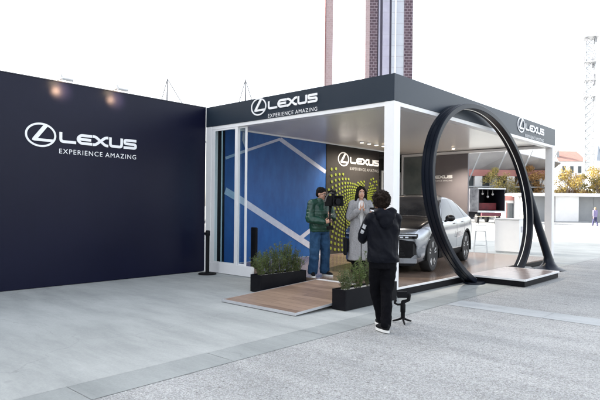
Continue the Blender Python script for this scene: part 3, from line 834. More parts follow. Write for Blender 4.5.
car = empty('parked_car', (-1.49, 1.71, HP), R(101.3), 'silver crossover car with black spindle grille displayed on the deck behind the ring', 'car')
car.scale = (1, 1, 1.045)
def car_body():
    bm = BM(); NT = 48
    def ring_at(x, sc=1.0):
        r = []
        for side in (-1, 1):
            rng = range(NT + 1) if side == -1 else range(NT - 1, 0, -1)
            for k in rng:
                p = S(x, 12 * k / NT, side)
                if sc != 1:
                    y = p.y * sc; p = Vector((x + nose(x, y), y, 0.55 + (p.z - 0.55) * (0.35 + 0.65 * sc)))
                r.append(p)
        return r
    xs = [0, 0.03, 0.06] + [0.1 + 4.64 * i / 70 for i in range(71)] + [4.77, 4.78]
    rings = [ring_at(0, s) for s in (0.05, 0.3, 0.55, 0.8, 0.93)] + [ring_at(x) for x in xs] + [ring_at(4.78, s) for s in (0.93, 0.8, 0.5, 0.05)]
    loft(bm, rings)
    cut = BM()
    for wx in (0.93, 3.78):
        for s in (-1, 1):
            bmesh.ops.create_cone(cut, cap_ends=True, segments=40, radius1=0.405, radius2=0.405, depth=0.5,
                                  matrix=Matrix.Translation((wx, s * 0.88, 0.365)) @ Matrix.Rotation(R(90), 4, 'X'))
    cm = bpy.data.meshes.new('cut'); cut.to_mesh(cm); cut.free()
    co = bpy.data.objects.new('cut', cm); COL.objects.link(co)
    me = evaluated(bm, [('BOOLEAN', dict(object=co, operation='DIFFERENCE', solver='EXACT'))])
    bpy.data.objects.remove(co)
    return me
objm('body', car_body(), SILVER, car, smooth='auto', angle=40)
# glass
bm = BM()
for s in (-1, 1): spatch(bm, lambda u: 1.43 + 0.0 * u, lambda u: 2.26 - 0.05 * (1 - u), 9.05, 12, s, 0.004)
obj('windshield', bm, CARGLASS, car, smooth=True)
HOODB = mat('bonnet_black', (0.003, 0.003, 0.004), 0.2, c2=(0.004, 0.004, 0.005), spec=0.06)
bm = BM()
for s in (-1, 1): spatch(bm, lambda u: 0.16 - 0.06 * u, lambda u: 1.415, 8.0, 12, s, 0.004, 16, 10)
obj('bonnet', bm, HOODB, car, smooth=True)
bm = BM()
for s in (-1, 1): spatch(bm, lambda u: 1.45 + 0.18 * (1 - u), lambda u: 1.6 + 0.66 * u, 7.2, 9.0, s, 0.0035, 6, 8)
obj('pillar_trim', bm, HOODB, car, smooth=True)
bm = BM()
for s in (-1, 1): spatch(bm, lambda u: 2.36, lambda u: 3.55, 10.05, 12, s, 0.004)
obj('glass_roof', bm, PIANO, car, smooth=True)
for s in (-1, 1):
    for x0a, x0b, x1a, x1b in ((1.66, 2.28, 2.80, 2.80), (2.86, 2.86, 3.66, 3.50), (3.71, 3.55, 4.15, 3.78)):
        bm = BM(); spatch(bm, lambda u: x0a + (x0b - x0a) * u, lambda u: x1a + (x1b - x1a) * u, 7.12, 8.88, s, 0.004)
        obj('window', bm, SIDEGLASS, car, smooth=True)
    bm = BM(); spatch(bm, lambda u: 2.805, lambda u: 2.855, 7.1, 8.9, s, 0.003, 2); obj('pillar_trim', bm, PIANO, car, smooth=True)
bm = BM()
for s in (-1, 1): spatch(bm, lambda u: 3.75, lambda u: 4.42, 9.1, 12, s, 0.004)
obj('rear_window', bm, CARGLASS, car, smooth=True)
# black sills and arch liners
for s in (-1, 1):
    bm = BM(); spatch(bm, lambda u: 1.38, lambda u: 3.33, 2.0, 3.35, s, 0.005, 14, 6); obj('sill_trim', bm, BLACKM, car, smooth=True)
    for wx in (0.93, 3.78):
        bm = BM()
        rings = []
        for k in range(33):
            A = pi * (k / 32) * 1.16 - 0.08 * pi
            rr = []
            for r_, off in ((0.40, 0.012), (0.448, 0.010), (0.448, -0.03), (0.40, -0.03)):
                px = wx + r_ * cos(A); pz = 0.365 + r_ * sin(A)
                ybody = max(0.86, lerp_table(CAR, px)[1] * (0.985 if pz < 0.7 else 0.99))
                rr.append((px, s * (ybody + off), pz))
            rings.append(rr)
        loft(bm, rings)
        obj('arch_trim', bm, BLACKM, car, smooth='auto')
    # seams
    bm = BM()
    for x in (1.55, 2.83, 3.5):
        spatch(bm, lambda u: x - 0.004, lambda u: x + 0.004, 3.4, 7.0, s, 0.0025, 1, 14)
    obj('door_seam', bm, BLACK, car)
    for x in (2.62, 3.38):
        bm = BM()
        c = SN(x, 6.1, s, 0.018); ball(bm, c, (0.10, 0.012, 0.016), sub=2); obj('door_handle', bm, SILVER, car, smooth=True)
    m_ = BM()
    ball(m_, (1.80, s * 1.05, 1.09), (0.07, 0.115, 0.075), sub=3); limb(m_, [(1.80, s * 0.93, 1.02), (1.80, s * 1.0, 1.05)], [0.025, 0.03], 8)
    objm('side_mirror', fused(m_, 0.012, 3), PIANO, car, smooth=True)
# nose panels
def fpanel(name, rows, m, off, parent=car, ny=22, full=True, side=1, label=None):
    bm = BM(); g = []
    for z, ya, yb in rows:
        g.append([bm.verts.new((nose(0, ya + (yb - ya) * i / ny) + 0.0 - off, (ya + (yb - ya) * i / ny) * side, z)) for i in range(ny + 1)])
    for a, b in zip(g, g[1:]):
        for i in range(ny): bm.faces.new((a[i], a[i + 1], b[i + 1], b[i]))
    r = bmesh.ops.extrude_face_region(bm, geom=bm.faces[:])
    bmesh.ops.translate(bm, vec=(0.03, 0, 0), verts=[v for v in r['geom'] if isinstance(v, bmesh.types.BMVert)])
    return obj(name, bm, m, parent, label=label)
gr = fpanel('grille', [(0.315, -0.70, 0.70), (0.40, -0.79, 0.79), (0.55, -0.80, 0.80), (0.645, -0.76, 0.76), (0.685, -0.45, 0.45)], BLACKM, 0.010)
for i in range(7):
    z = 0.37 + 0.04 * i
    fpanel('slat', [(z, -0.6 + 0.02 * i, 0.6 - 0.02 * i), (z + 0.012, -0.6 + 0.02 * i, 0.6 - 0.02 * i)], PIANO, 0.018, gr)
fpanel('lower_bumper', [(0.215, -0.80, 0.80), (0.30, -0.80, 0.80)], SILVER, 0.012)
fpanel('splitter', [(0.165, -0.76, 0.76), (0.213, -0.78, 0.78)], BLACKM, 0.005)
for sd_ in (-1, 1):
    hl = fpanel('headlight', [(0.695, 0.46, 0.80), (0.73, 0.40, 0.82), (0.79, 0.34, 0.82)], PIANO, 0.012, side=sd_)
    fpanel('light_bar', [(0.752, 0.37, 0.80), (0.774, 0.355, 0.80)], LAMPG, 0.018, hl, side=sd_)
    fpanel('lens', [(0.712, 0.50, 0.56), (0.738, 0.50, 0.56)], LAMPG, 0.017, hl, ny=4, side=sd_)
    fpanel('lens', [(0.712, 0.60, 0.66), (0.738, 0.60, 0.66)], LAMPG, 0.017, hl, ny=4, side=sd_)
    fpanel('air_inlet', [(0.38, 0.74, 0.80), (0.60, 0.74, 0.79)], PIANO, 0.014, side=sd_)
bm = BM()
for k in range(32):
    A0, A1 = 2 * pi * k / 32, 2 * pi * (k + 1) / 32
    q = []
    for A in (A0, A1):
        for r_ in (0.8, 1.0): q.append((-0.022, 0.085 * r_ * cos(A), 0.755 + 0.062 * r_ * sin(A)))
    vs = [bm.verts.new(p) for p in q]; bm.faces.new((vs[0], vs[1], vs[3], vs[2]))
r = bmesh.ops.extrude_face_region(bm, geom=bm.faces[:]); bmesh.ops.translate(bm, vec=(0.012, 0, 0), verts=[v for v in r['geom'] if isinstance(v, bmesh.types.BMVert)])
obj('badge', bm, STEEL, car)
# door lettering
me = text_mesh('Lexus', 1, spacing=0.95)
bm = BM(); bm.from_mesh(me)
for v in bm.verts:
    u_, w_ = v.co.x, v.co.y
    xx = 2.72 + (u_ + 0.2 * w_) * 0.24
    p = SN(xx, 4.6, -1, 0.006); v.co = Vector((p.x, p.y - 0.022, 0.62 + w_ * 0.24 + u_ * 0.02))
obj('door_lettering', bm, mat('pink_white', (0.8, 0.7, 0.68), 0.5, c2=(0.75, 0.66, 0.64)), car)
def wheel(wx, s):
    T = Matrix.Translation((wx, s * 0.815, 0.365)) @ Matrix.Rotation(R(-90 * s), 4, 'X')
    bm = BM(); lathe(bm, [(0.262, -0.11), (0.30, -0.118), (0.345, -0.112), (0.363, -0.09), (0.366, 0.0), (0.363, 0.09), (0.345, 0.112), (0.30, 0.118), (0.262, 0.105)], 48, T)
    w = obj('wheel', bm, RUBBER, car, smooth='auto', angle=40)
    bm = BM(); lathe(bm, [(0.05, -0.1), (0.258, -0.1), (0.268, 0.09), (0.262, 0.112), (0.248, 0.112), (0.24, 0.02), (0.05, 0.01)], 40, T)
    rm = obj('rim', bm, mat('rim_dark', (0.05, 0.05, 0.055), 0.35, 0.7, c2=(0.06, 0.06, 0.065)), w, smooth='auto')
    bm = BM()
    for k in range(5):
        for d_ in (-0.16, 0.16):
            A = 2 * pi * k / 5 + d_ + 0.3
            Ms = T @ Matrix.Rotation(A, 4, 'Z')
            box(bm, 0.04, 0.252, -0.016, 0.016, 0.062, 0.098, Ms @ Matrix.Rotation(R(-3), 4, 'Y'))
    lathe(bm, [(0.062, 0.05), (0.062, 0.085), (0.05, 0.096)], 20, T)
    obj('spoke', bm, STEEL, rm, bevel=0.004)
for wx in (0.93, 3.78):
    for s in (-1, 1): wheel(wx, s)
obj('underbody', bx(0.3, 4.5, -0.60, 0.60, 0.17, 0.26), BLACKM, car)

# ------------------------------------------------------------------ people
SKIN = [mat('skin_light', (0.52, 0.30, 0.21), 0.5, c2=(0.48, 0.26, 0.18), nscale=14), mat('skin_tan', (0.47, 0.27, 0.19), 0.5, c2=(0.42, 0.22, 0.15), nscale=14)]
HAIR = mat('dark_hair', (0.006, 0.005, 0.0045), 0.6, c2=(0.011, 0.008, 0.007), spec=0.1, nscale=45, bump=0.5, bscale=90)
HAIRB = mat('brown_curls', (0.010, 0.006, 0.004), 0.65, c2=(0.022, 0.013, 0.009), spec=0.15, nscale=35, bump=0.7, bscale=70)
JACKB = mat('navy_black_shell', (0.003, 0.0036, 0.0066), 0.5, c2=(0.0045, 0.0052, 0.009), spec=0.09, nscale=6, bump=0.2, bscale=25)
TROUS = mat('black_trousers', (0.003, 0.003, 0.0045), 0.8, c2=(0.0045, 0.0045, 0.006), spec=0.06, nscale=12, bump=0.15, bscale=60)
GREEN = mat('green_puffer', (0.004, 0.035, 0.022), 0.38, c2=(0.006, 0.05, 0.03), nscale=7, bump=0.2, bscale=30)
DENIM = mat('blue_denim', (0.010, 0.036, 0.085), 0.85, spec=0.2, c2=(0.03, 0.08, 0.16), nscale=5, bump=0.2, bscale=120)
COATG = mat('grey_check_coat', (0.21, 0.21, 0.218), 0.88, c2=(0.34, 0.338, 0.345), nscale=95, spec=0.2, bump=0.2, bscale=90, detail=2)
TOPW = mat('white_top', (0.75, 0.75, 0.74), 0.7, c2=(0.7, 0.7, 0.7))
SHOEW = mat('shoe_sole_white', (0.75, 0.75, 0.73), 0.6, c2=(0.62, 0.62, 0.6), nscale=14)
EYEW = mat('eye_white', (0.7, 0.69, 0.67), 0.3, c2=(0.66, 0.65, 0.64))
LIPS = mat('lips', (0.36, 0.12, 0.10), 0.45, c2=(0.33, 0.11, 0.09))
BROWM = HAIR

def hand(bm, wrist, d, nrm, curl=0.5, thumb=1, s=1.0, spread=0.02):
    """wrist, d = finger direction, nrm = direction the palm faces, thumb=+1/-1 side along d x nrm"""
    w = Vector(wrist); d = Vector(d).normalized(); nrm = Vector(nrm); nrm = (nrm - d * nrm.dot(d)).normalized(); sd = d.cross(nrm) * thumb
    pc = w + d * 0.05 * s
    Mx = Matrix((d, sd, nrm)).transposed().to_4x4()
    ball(bm, pc, (0.052 * s, 0.041 * s, 0.016 * s), Mx)
    ball(bm, w + d * 0.085 * s, (0.018 * s, 0.04 * s, 0.013 * s), Mx)
    for i, (off, ln) in enumerate(((0.033, 0.074), (0.011, 0.083), (-0.011, 0.078), (-0.032, 0.061))):
        p = w + d * (0.09 - 0.004 * abs(i - 1)) * s + sd * off * s
        pts = [p]; dirv = (d + sd * spread * (1.5 - i)).normalized()
        for seg, f in enumerate((0.45, 0.32, 0.23)):
            a = curl * (0.55, 0.75, 0.6)[seg] * (1 + 0.08 * i)
            dirv = (dirv * cos(a) + nrm * sin(a)).normalized()
            # keep bending inside the d/nrm plane
            p = p + dirv * ln * f * s; pts.append(p.copy())
        limb(bm, pts, [0.0088 * s, 0.0084 * s, 0.0078 * s, 0.0068 * s], 8)
    p = w + d * 0.022 * s + sd * 0.034 * s
    pts = [p, p + (d * 0.5 + sd * 0.75 + nrm * 0.3).normalized() * 0.034 * s]
    pts.append(pts[-1] + (d * 0.85 + sd * 0.3 + nrm * (0.3 + 0.4 * curl)).normalized() * 0.03 * s)
    pts.append(pts[-1] + (d * 0.9 + nrm * (0.3 + 0.5 * curl)).normalized() * 0.022 * s)
    limb(bm, pts, [0.0125 * s, 0.0105 * s, 0.0092 * s, 0.0078 * s], 8)

def head_geo(bm, c, Rm, s=1.0, fem=False):
    c = Vector(c)
    def at(x, y, z): return c + Rm @ (Vector((x, y, z)) * s)
    R4 = Rm.to_4x4()
    ball(bm, at(0, -0.012, 0.028), (0.076 * s, 0.096 * s, 0.092 * s), R4, 3)
    ball(bm, at(0, 0.022, -0.035), (0.060 * s, 0.072 * s, 0.082 * s), R4, 3)
    ball(bm, at(0, 0.058, -0.095), (0.030 * s, 0.026 * s, 0.022 * s), R4)
    ball(bm, at(0, 0.066, -0.064), (0.034 * s, 0.028 * s, 0.022 * s), R4)
    for q in (-1, 1):
        ball(bm, at(q * 0.036, 0.060, -0.03), (0.022 * s, 0.022 * s, 0.022 * s), R4)
        ball(bm, at(q * 0.028, 0.072, 0.026), (0.030 * s, 0.016 * s, 0.011 * s), R4)
        ball(bm, at(q * 0.076, -0.006, -0.012), (0.009 * s, 0.020 * s, 0.032 * s), R4)
    limb(bm, [at(0, 0.082, 0.012), at(0, 0.098, -0.016), at(0, 0.104, -0.028)], [0.009 * s, 0.012 * s, 0.0145 * s], 8)
    for q in (-1, 1): ball(bm, at(q * 0.012, 0.094, -0.03), 0.009 * s, R4)
    return at

def face_parts(root, at, s=1.0, brow=True, skinless=False):
    Rl = None
    for q in (-1, 1):
        bm = BM(); ball(bm, at(q * 0.031, 0.076, 0.004), 0.0118 * s, sub=2); e = obj('eye', bm, EYEW, root, smooth=True)
        bm = BM(); ball(bm, at(q * 0.031, 0.0845, 0.004), 0.0075 * s, sub=2); obj('iris', bm, PIANO, e, smooth=True)
        bm = BM(); limb(bm, [at(q * 0.014, 0.086, 0.030), at(q * 0.03, 0.087, 0.034), at(q * 0.047, 0.077, 0.028)], [0.0055 * s, 0.006 * s, 0.004 * s], 6); obj('eyebrow', bm, BROWM, root, smooth=True)
    bm = BM(); limb(bm, [at(-0.022, 0.082, -0.066), at(0, 0.0935, -0.063), at(0.022, 0.082, -0.066)], [0.004 * s, 0.0072 * s, 0.004 * s], 8); obj('mouth', bm, LIPS, root, smooth=True)

def shoe(root, ankle, toe_dir, m, sole, s=1.0, floor=0.0):
    a = Vector((ankle[0], ankle[1], floor)); d = Vector((toe_dir[0], toe_dir[1], 0)).normalized(); sd = Vector((-d.y, d.x, 0))
    Mx = Matrix((d, sd, Vector((0, 0, 1)))).transposed().to_4x4(); Mx.translation = a
    bm = BM()
    prof = []
    for k in range(28):
        A = 2 * pi * k / 28
        x = 0.075 + 0.145 * cos(A); y = 0.047 * sin(A) * (1.0 + 0.12 * cos(A)) * (0.9 if abs(cos(A)) > 0.9 else 1)
        prof.append((x, y))
    prism(bm, prof, Mx, 0.03)
    so = obj('shoe', bm, sole, root, smooth='auto')
    b2 = BM()
    ball(b2, (0.12, 0, 0.045), (0.095, 0.043, 0.035), sub=3); ball(b2, (0.02, 0, 0.055), (0.085, 0.041, 0.045), sub=3); ball(b2, (-0.015, 0, 0.085), (0.052, 0.04, 0.045), sub=3); ball(b2, (0.07, 0, 0.065), (0.07, 0.036, 0.036), sub=3)
    bmesh.ops.transform(b2, matrix=Mx, verts=b2.verts[:])
    me = fused(b2, 0.01, 3)
    for v in me.vertices:
        if v.co.z < floor + 0.026: v.co.z = floor + 0.026
    objm('shoe_upper', me, m, so, smooth=True)

def leg_pts(hip, knee, ankle): return [Vector(hip), Vector(knee), Vector(ankle)]

# --- the person in black seen from behind, filming
def person_black():
    root = empty('person', (1.21, -2.13, 0), R(47), 'person in a black hooded jacket and black trousers seen from behind, arms raised filming', 'person')
    root.scale = (0.955,) * 3
    s = 1.0
    sh = {-1: Vector((-0.165, 0.0, 1.45)), 1: Vector((0.165, 0.0, 1.45))}
    el = {-1: Vector((-0.245, 0.13, 1.17)), 1: Vector((0.185, 0.20, 1.19))}
    wr = {-1: Vector((-0.115, 0.31, 1.43)), 1: Vector((0.075, 0.33, 1.42))}
    hip = {-1: Vector((-0.085, 0.0, 0.92)), 1: Vector((0.085, 0.0, 0.92))}
    kn = {-1: Vector((-0.055, 0.15, 0.50)), 1: Vector((0.05, -0.015, 0.50))}
    an = {-1: Vector((0.045, 0.22, 0.09)), 1: Vector((0.02, -0.12, 0.09))}
    Rh = Matrix.Rotation(R(14), 3, 'Z') @ Matrix.Rotation(R(-12), 3, 'X')
    hc = Vector((-0.03, 0.055, 1.645))
    bm = BM()
    at = head_geo(bm, hc, Rh)
    limb(bm, [hc + Vector((0, -0.03, -0.06)), (0, -0.005, 1.47)], [0.056, 0.065])
    ellipse_loft(bm, [(0, 0, 0.9, 0.14, 0.1), (0, 0, 1.05, 0.13, 0.09), (0, 0.01, 1.25, 0.155, 0.105), (0, 0, 1.42, 0.16, 0.09), (0, 0, 1.49, 0.07, 0.06)])
    for q in (-1, 1):
        limb(bm, [sh[q], el[q], wr[q]], [0.055, 0.042, 0.029])
        limb(bm, [hip[q], kn[q], an[q]], [0.08, 0.056, 0.042])
        hand(bm, wr[q], (-q * 0.25, 0.35, 0.75), (-q * 0.8, 0.5, 0.0), 0.75, q)
    objm('body', fused(bm, 0.0075, 3), SKIN[1], root, smooth=True)
    face_parts(root, at)
    # curly hair
    bm = BM(); rnd = random.Random(5)
    R4 = Rh.to_4x4()
    ball(bm, at(0, -0.03, 0.045), (0.098, 0.11, 0.10), R4, 3); ball(bm, at(0, -0.055, -0.02), (0.092, 0.075, 0.085), R4, 3)
    for k in range(210):
        v = Vector((rnd.gauss(0, 1), rnd.gauss(0, 1), rnd.gauss(0, 1))).normalized()
        if v.y > 0.45 and v.z < 0.5: continue
        if v.z < -0.75: continue
        p = Vector((v.x * 0.10, -0.035 + v.y * 0.115, 0.025 + v.z * 0.112))
        ball(bm, at(*p), rnd.uniform(0.013, 0.025), sub=1)
    me = fused(bm, 0.006, 1); wrinkle(me, 0.004, (38, 38, 38), 3)
    hr = objm('hair', me, HAIRB, root, smooth=True)
    bm = BM()
    for k in range(420):
        v = Vector((rnd.gauss(0, 1), rnd.gauss(0, 1), rnd.gauss(0, 1))).normalized()
        if (v.y > 0.5 and v.z < 0.5) or v.z < -0.8: continue
        c0 = Vector((v.x * 0.106, -0.037 + v.y * 0.121, 0.025 + v.z * 0.118)); a_ = v.orthogonal().normalized(); b_ = v.cross(a_)
        R_ = rnd.uniform(0.008, 0.016); A0 = rnd.uniform(0, 6.28); pr_ = None
        for q in range(7):
            A = A0 + q * 0.75
            pt = at(*(c0 + a_ * R_ * cos(A) + b_ * R_ * sin(A) + v * 0.004 * q * rnd.uniform(0.3, 1)))
            if pr_ is not None: tube(bm, pr_, pt, 0.0024, 0.002, 4)
            pr_ = pt
    obj('curls', bm, HAIRB, hr, smooth=True)
    # jacket
    bm = BM()
    ellipse_loft(bm, [(0, 0.0, 0.885, 0.20, 0.15), (0, 0.0, 0.92, 0.206, 0.155), (0, 0.0, 1.05, 0.192, 0.145), (0, 0.005, 1.18, 0.19, 0.14), (0, 0.0, 1.3, 0.198, 0.142), (0, -0.005, 1.42, 0.188, 0.125), (0, -0.01, 1.49, 0.12, 0.10), (0, 0.0, 1.53, 0.08, 0.078)], 32)
    for q in (-1, 1):
        limb(bm, [Vector((q * 0.10, -0.005, 1.455)), sh[q] + Vector((0, 0, -0.012)), el[q], wr[q].lerp(el[q], 0.14)], [0.075, 0.075, 0.064, 0.05], 14)
    # hood lying on the back
    for p, r_ in (((0, -0.12, 1.47), (0.125, 0.06, 0.075)), ((0.07, -0.095, 1.52), (0.07, 0.055, 0.05)), ((-0.07, -0.095, 1.52), (0.07, 0.055, 0.05)), ((0.10, -0.02, 1.53), (0.045, 0.07, 0.04)), ((-0.10, -0.02, 1.53), (0.045, 0.07, 0.04)), ((0, -0.145, 1.40), (0.085, 0.045, 0.09))):
        ball(bm, p, r_, sub=3)
    me = fused(bm, 0.011, 4); wrinkle(me, 0.012, (5, 5, 4.0), 2, 0.005)
    jk = objm('jacket', me, JACKB, root, smooth=True)
    bm = BM(); ellipse_loft(bm, [(0, 0, 0.878, 0.198, 0.149), (0, 0, 0.915, 0.206, 0.156)], 32); obj('hem', bm, JACKB, jk, smooth='auto')
    # pale patches on the left sleeve and shoulder
    PATCH = mat('sleeve_patch', (0.55, 0.56, 0.58), 0.5, c2=(0.3, 0.31, 0.33), nscale=30)
    bm = BM()
    for a, b, w in ((0.30, 0.48, 0.024), (0.56, 0.72, 0.02)):
        p = sh[-1].lerp(el[-1], a); q_ = sh[-1].lerp(el[-1], b)
        ax = (q_ - p).normalized(); out = Vector((-0.62, -0.78, 0)); out = (out - ax * out.dot(ax)).normalized()
        lo_ = [[(p.lerp(q_, j / 4) + Matrix.Rotation((i - 2) * 0.16, 3, ax) @ out * (0.080 - 0.012 * (a + (b - a) * j / 4) + zz)) for i in range(5)] for zz in (0,) for j in range(5)]
        vr = [[bm.verts.new(v) for v in r_] for r_ in lo_]
        for r0, r1 in zip(vr, vr[1:]):
            for i in range(4): bm.faces.new((r0[i], r0[i + 1], r1[i + 1], r1[i]))
    rr = bmesh.ops.extrude_face_region(bm, geom=bm.faces[:]); 
    for v in rr['geom']:
        if isinstance(v, bmesh.types.BMVert): v.co += Vector((-0.005, -0.006, 0))
    obj('sleeve_patch', bm, PATCH, jk, smooth='auto')
    bm = BM(); ball(bm, (-0.135, -0.03, 1.528), (0.05, 0.028, 0.012), Matrix.Rotation(R(20), 4, 'Y'), 2); obj('shoulder_patch', bm, LETTER, jk, smooth=True)
    # trousers
    bm = BM()
    ellipse_loft(bm, [(0, 0, 0.80, 0.16, 0.125), (0, 0, 0.9, 0.175, 0.135), (0, 0, 1.0, 0.16, 0.12)], 28)
    for q in (-1, 1):
        limb(bm, [hip[q] + Vector((0, 0, -0.04)), hip[q].lerp(kn[q], 0.5), kn[q], kn[q].lerp(an[q], 0.5), an[q] + Vector((0, 0, 0.0))], [0.100, 0.093, 0.078, 0.068, 0.062], 14)
    me = fused(bm, 0.011, 3); wrinkle(me, 0.008, (8, 8, 6), 9, 0.003)
    for v in me.vertices:
        if v.co.z < 0.055: v.co.z = 0.055
    objm('trousers', me, TROUS, root, smooth=True)
    shoe(root, an[1], (-0.35, 0.9), BLACKM, SHOEW)
    shoe(root, an[-1], (-0.1, 1), BLACKM, SHOEW)
    # small camera in the hands
    cam_root = empty('handheld_camera', (1.21, -2.13, 0), R(47), 'small black camera held up in front of the face of the person in black', 'camera')
    cam_root.scale = (0.955,) * 3
    bm = BM(); box(bm, -0.085, 0.055, 0.40, 0.45, 1.49, 1.575); obj('camera_body', bm, BLACKM, cam_root, bevel=0.006)
    bm = BM(); lathe(bm, [(0.032, 0), (0.034, 0.01), (0.034, 0.06), (0.03, 0.065)], 18, Matrix.Translation((-0.015, 0.45, 1.53)) @ Matrix.Rotation(R(-90), 4, 'X')); obj('lens', bm, BLACK, cam_root, smooth='auto')
    return root
person_black()

# --- camera operator in a green jacket
def person_green():
    root = empty('person', (-1.955, 0.42, HP), R(-106), 'person in a dark green padded jacket and blue jeans holding a large film camera', 'person')
    sh = {-1: Vector((-0.19, 0.0, 1.43)), 1: Vector((0.19, 0.0, 1.43))}
    el = {-1: Vector((-0.25, 0.06, 1.15)), 1: Vector((0.27, 0.05, 1.13))}
    wr = {-1: Vector((-0.05, 0.25, 1.19)), 1: Vector((0.06, 0.27, 1.07))}
    hip = {-1: Vector((-0.095, 0.0, 0.91)), 1: Vector((0.095, 0.0, 0.91))}
    kn = {-1: Vector((-0.125, 0.02, 0.49)), 1: Vector((0.125, 0.02, 0.49))}
    an = {-1: Vector((-0.14, -0.02, 0.085)), 1: Vector((0.15, -0.01, 0.085))}
    Rh = Matrix.Rotation(R(26), 3, 'Z') @ Matrix.Rotation(R(-10), 3, 'X')
    hc = Vector((0, 0.045, 1.615))
    bm = BM(); at = head_geo(bm, hc, Rh)
    limb(bm, [hc + Vector((0, -0.02, -0.06)), (0, 0, 1.45)], [0.056, 0.066])
    ellipse_loft(bm, [(0, 0, 0.9, 0.14, 0.1), (0, 0, 1.05, 0.14, 0.1), (0, 0.01, 1.25, 0.155, 0.105), (0, 0, 1.4, 0.16, 0.09), (0, 0, 1.47, 0.07, 0.06)])
    for q in (-1, 1):
        limb(bm, [sh[q], el[q], wr[q]], [0.055, 0.042, 0.029]); limb(bm, [hip[q], kn[q], an[q]], [0.08, 0.056, 0.042])
        hand(bm, wr[q], (-q * 0.3, 0.85, 0.25), (-q * 0.95, 0.1, 0.1), 1.0, q)
    objm('body', fused(bm, 0.0075, 3), SKIN[1], root, smooth=True)
    face_parts(root, at)
    bm = BM(); R4 = Rh.to_4x4(); rnd = random.Random(3)
    ball(bm, at(0, -0.022, 0.052), (0.084, 0.098, 0.082), R4, 3); ball(bm, at(0, -0.055, 0.0), (0.078, 0.06, 0.075), R4, 3)
    for k in range(60):
        v = Vector((rnd.gauss(0, 1), rnd.gauss(0, 1), abs(rnd.gauss(0, 1)) + 0.3)).normalized()
        ball(bm, at(v.x * 0.08, -0.02 + v.y * 0.095, 0.055 + v.z * 0.078), rnd.uniform(0.008, 0.015), sub=1)
    me = fused(bm, 0.006, 2); wrinkle(me, 0.003, (40, 40, 40), 3)
    objm('hair', me, HAIR, root, smooth=True)
    # spectacles
    bm = BM()
    for q in (-1, 1):
        for k in range(12):
            a0, a1 = 2 * pi * k / 12, 2 * pi * (k + 1) / 12
            tube(bm, at(q * 0.032 + 0.023 * cos(a0), 0.096, 0.003 + 0.017 * sin(a0)), at(q * 0.032 + 0.023 * cos(a1), 0.096, 0.003 + 0.017 * sin(a1)), 0.0024, 0.0024, 5)
        tube(bm, at(q * 0.055, 0.094, 0.006), at(q * 0.078, -0.005, 0.004), 0.002, 0.002, 5)
    tube(bm, at(-0.01, 0.098, 0.004), at(0.01, 0.098, 0.004), 0.002, 0.002, 5)
    obj('spectacles', bm, BLACK, root)
    bm = BM()
    ellipse_loft(bm, [(0, 0, 0.88, 0.20, 0.145), (0, 0, 0.95, 0.215, 0.155), (0, 0.01, 1.1, 0.22, 0.16), (0, 0.01, 1.27, 0.222, 0.158), (0, 0, 1.39, 0.205, 0.135), (0, 0, 1.47, 0.13, 0.1), (0, 0.005, 1.53, 0.085, 0.082)], 32)
    for q in (-1, 1):
        limb(bm, [Vector((q * 0.1, 0, 1.43)), sh[q] + Vector((0, 0, -0.01)), el[q], wr[q].lerp(el[q], 0.1)], [0.085, 0.088, 0.078, 0.054], 14)
    me = fused(bm, 0.011, 4)
    me.update(); nr = [v.normal.copy() for v in me.vertices]
    for v, nn in zip(me.vertices, nr):
        v.co += nn * (0.008 * abs(sin(v.co.z * 2 * pi / 0.14)) ** 0.5 - 0.004)
    wrinkle(me, 0.007, (8, 8, 5), 4, 0.004)
    objm('jacket', me, GREEN, root, smooth=True)
    bm = BM(); ellipse_loft(bm, [(0, 0, 0.84, 0.165, 0.125), (0, 0, 0.92, 0.17, 0.13), (0, 0, 0.98, 0.16, 0.12)], 28)
    for q in (-1, 1):
        limb(bm, [hip[q] + Vector((0, 0, -0.03)), hip[q].lerp(kn[q], .5), kn[q], kn[q].lerp(an[q], .5), an[q] + Vector((0, 0, 0.01))], [0.106, 0.103, 0.095, 0.094, 0.094], 14)
    me = fused(bm, 0.011, 3); wrinkle(me, 0.010, (7, 7, 5), 9, 0.003)
    for v in me.vertices:
        if v.co.z < 0.045: v.co.z = 0.045
    objm('jeans', me, DENIM, root, smooth=True)
    shoe(root, an[-1], (-0.25, 0.95), BLACKM, SHOEW); shoe(root, an[1], (0.45, 0.9), BLACKM, SHOEW)
    # the film camera rig
    rig = empty('film_camera', (-1.945, 0.42, HP), R(-106), 'large black film camera rig with hood held by the person in green', 'camera')
    bm = BM(); box(bm, -0.07, 0.09, 0.27, 0.50, 1.38, 1.58); obj('camera_body', bm, BLACKM, rig, bevel=0.01)
    bm = BM(); lathe(bm, [(0.05, 0), (0.055, 0.02), (0.055, 0.10), (0.06, 0.11)], 20, Matrix.Translation((0.01, 0.50, 1.47)) @ Matrix.Rotation(R(-90), 4, 'X')); obj('lens', bm, BLACK, rig, smooth='auto')
    bm = BM()
    ro = [[(0.01 + a * sx, y, 1.48 + b * sz) for sx, sz in ((-1, -1), (1, -1), (1, 1), (-1, 1))] for y, a, b in ((0.55, 0.07, 0.06), (0.62, 0.115, 0.10), (0.62, 0.105, 0.09), (0.57, 0.06, 0.05))]
    loft(bm, ro); obj('matte_box', bm, BLACKM, rig)
    bm = BM(); box(bm, -0.17, -0.10, 0.28, 0.31, 1.50, 1.66); box(bm, -0.18, -0.09, 0.265, 0.279, 1.48, 1.68); obj('monitor', bm, BLACK, rig, bevel=0.005)
    bm = BM(); limb(bm, [(0.01, 0.29, 1.56), (0.01, 0.30, 1.66), (0.01, 0.42, 1.68), (0.01, 0.48, 1.65), (0.01, 0.49, 1.56)], [0.014, 0.016, 0.016, 0.016, 0.014], 10); obj('top_handle', bm, BLACKM, rig, smooth=True)
    bm = BM()
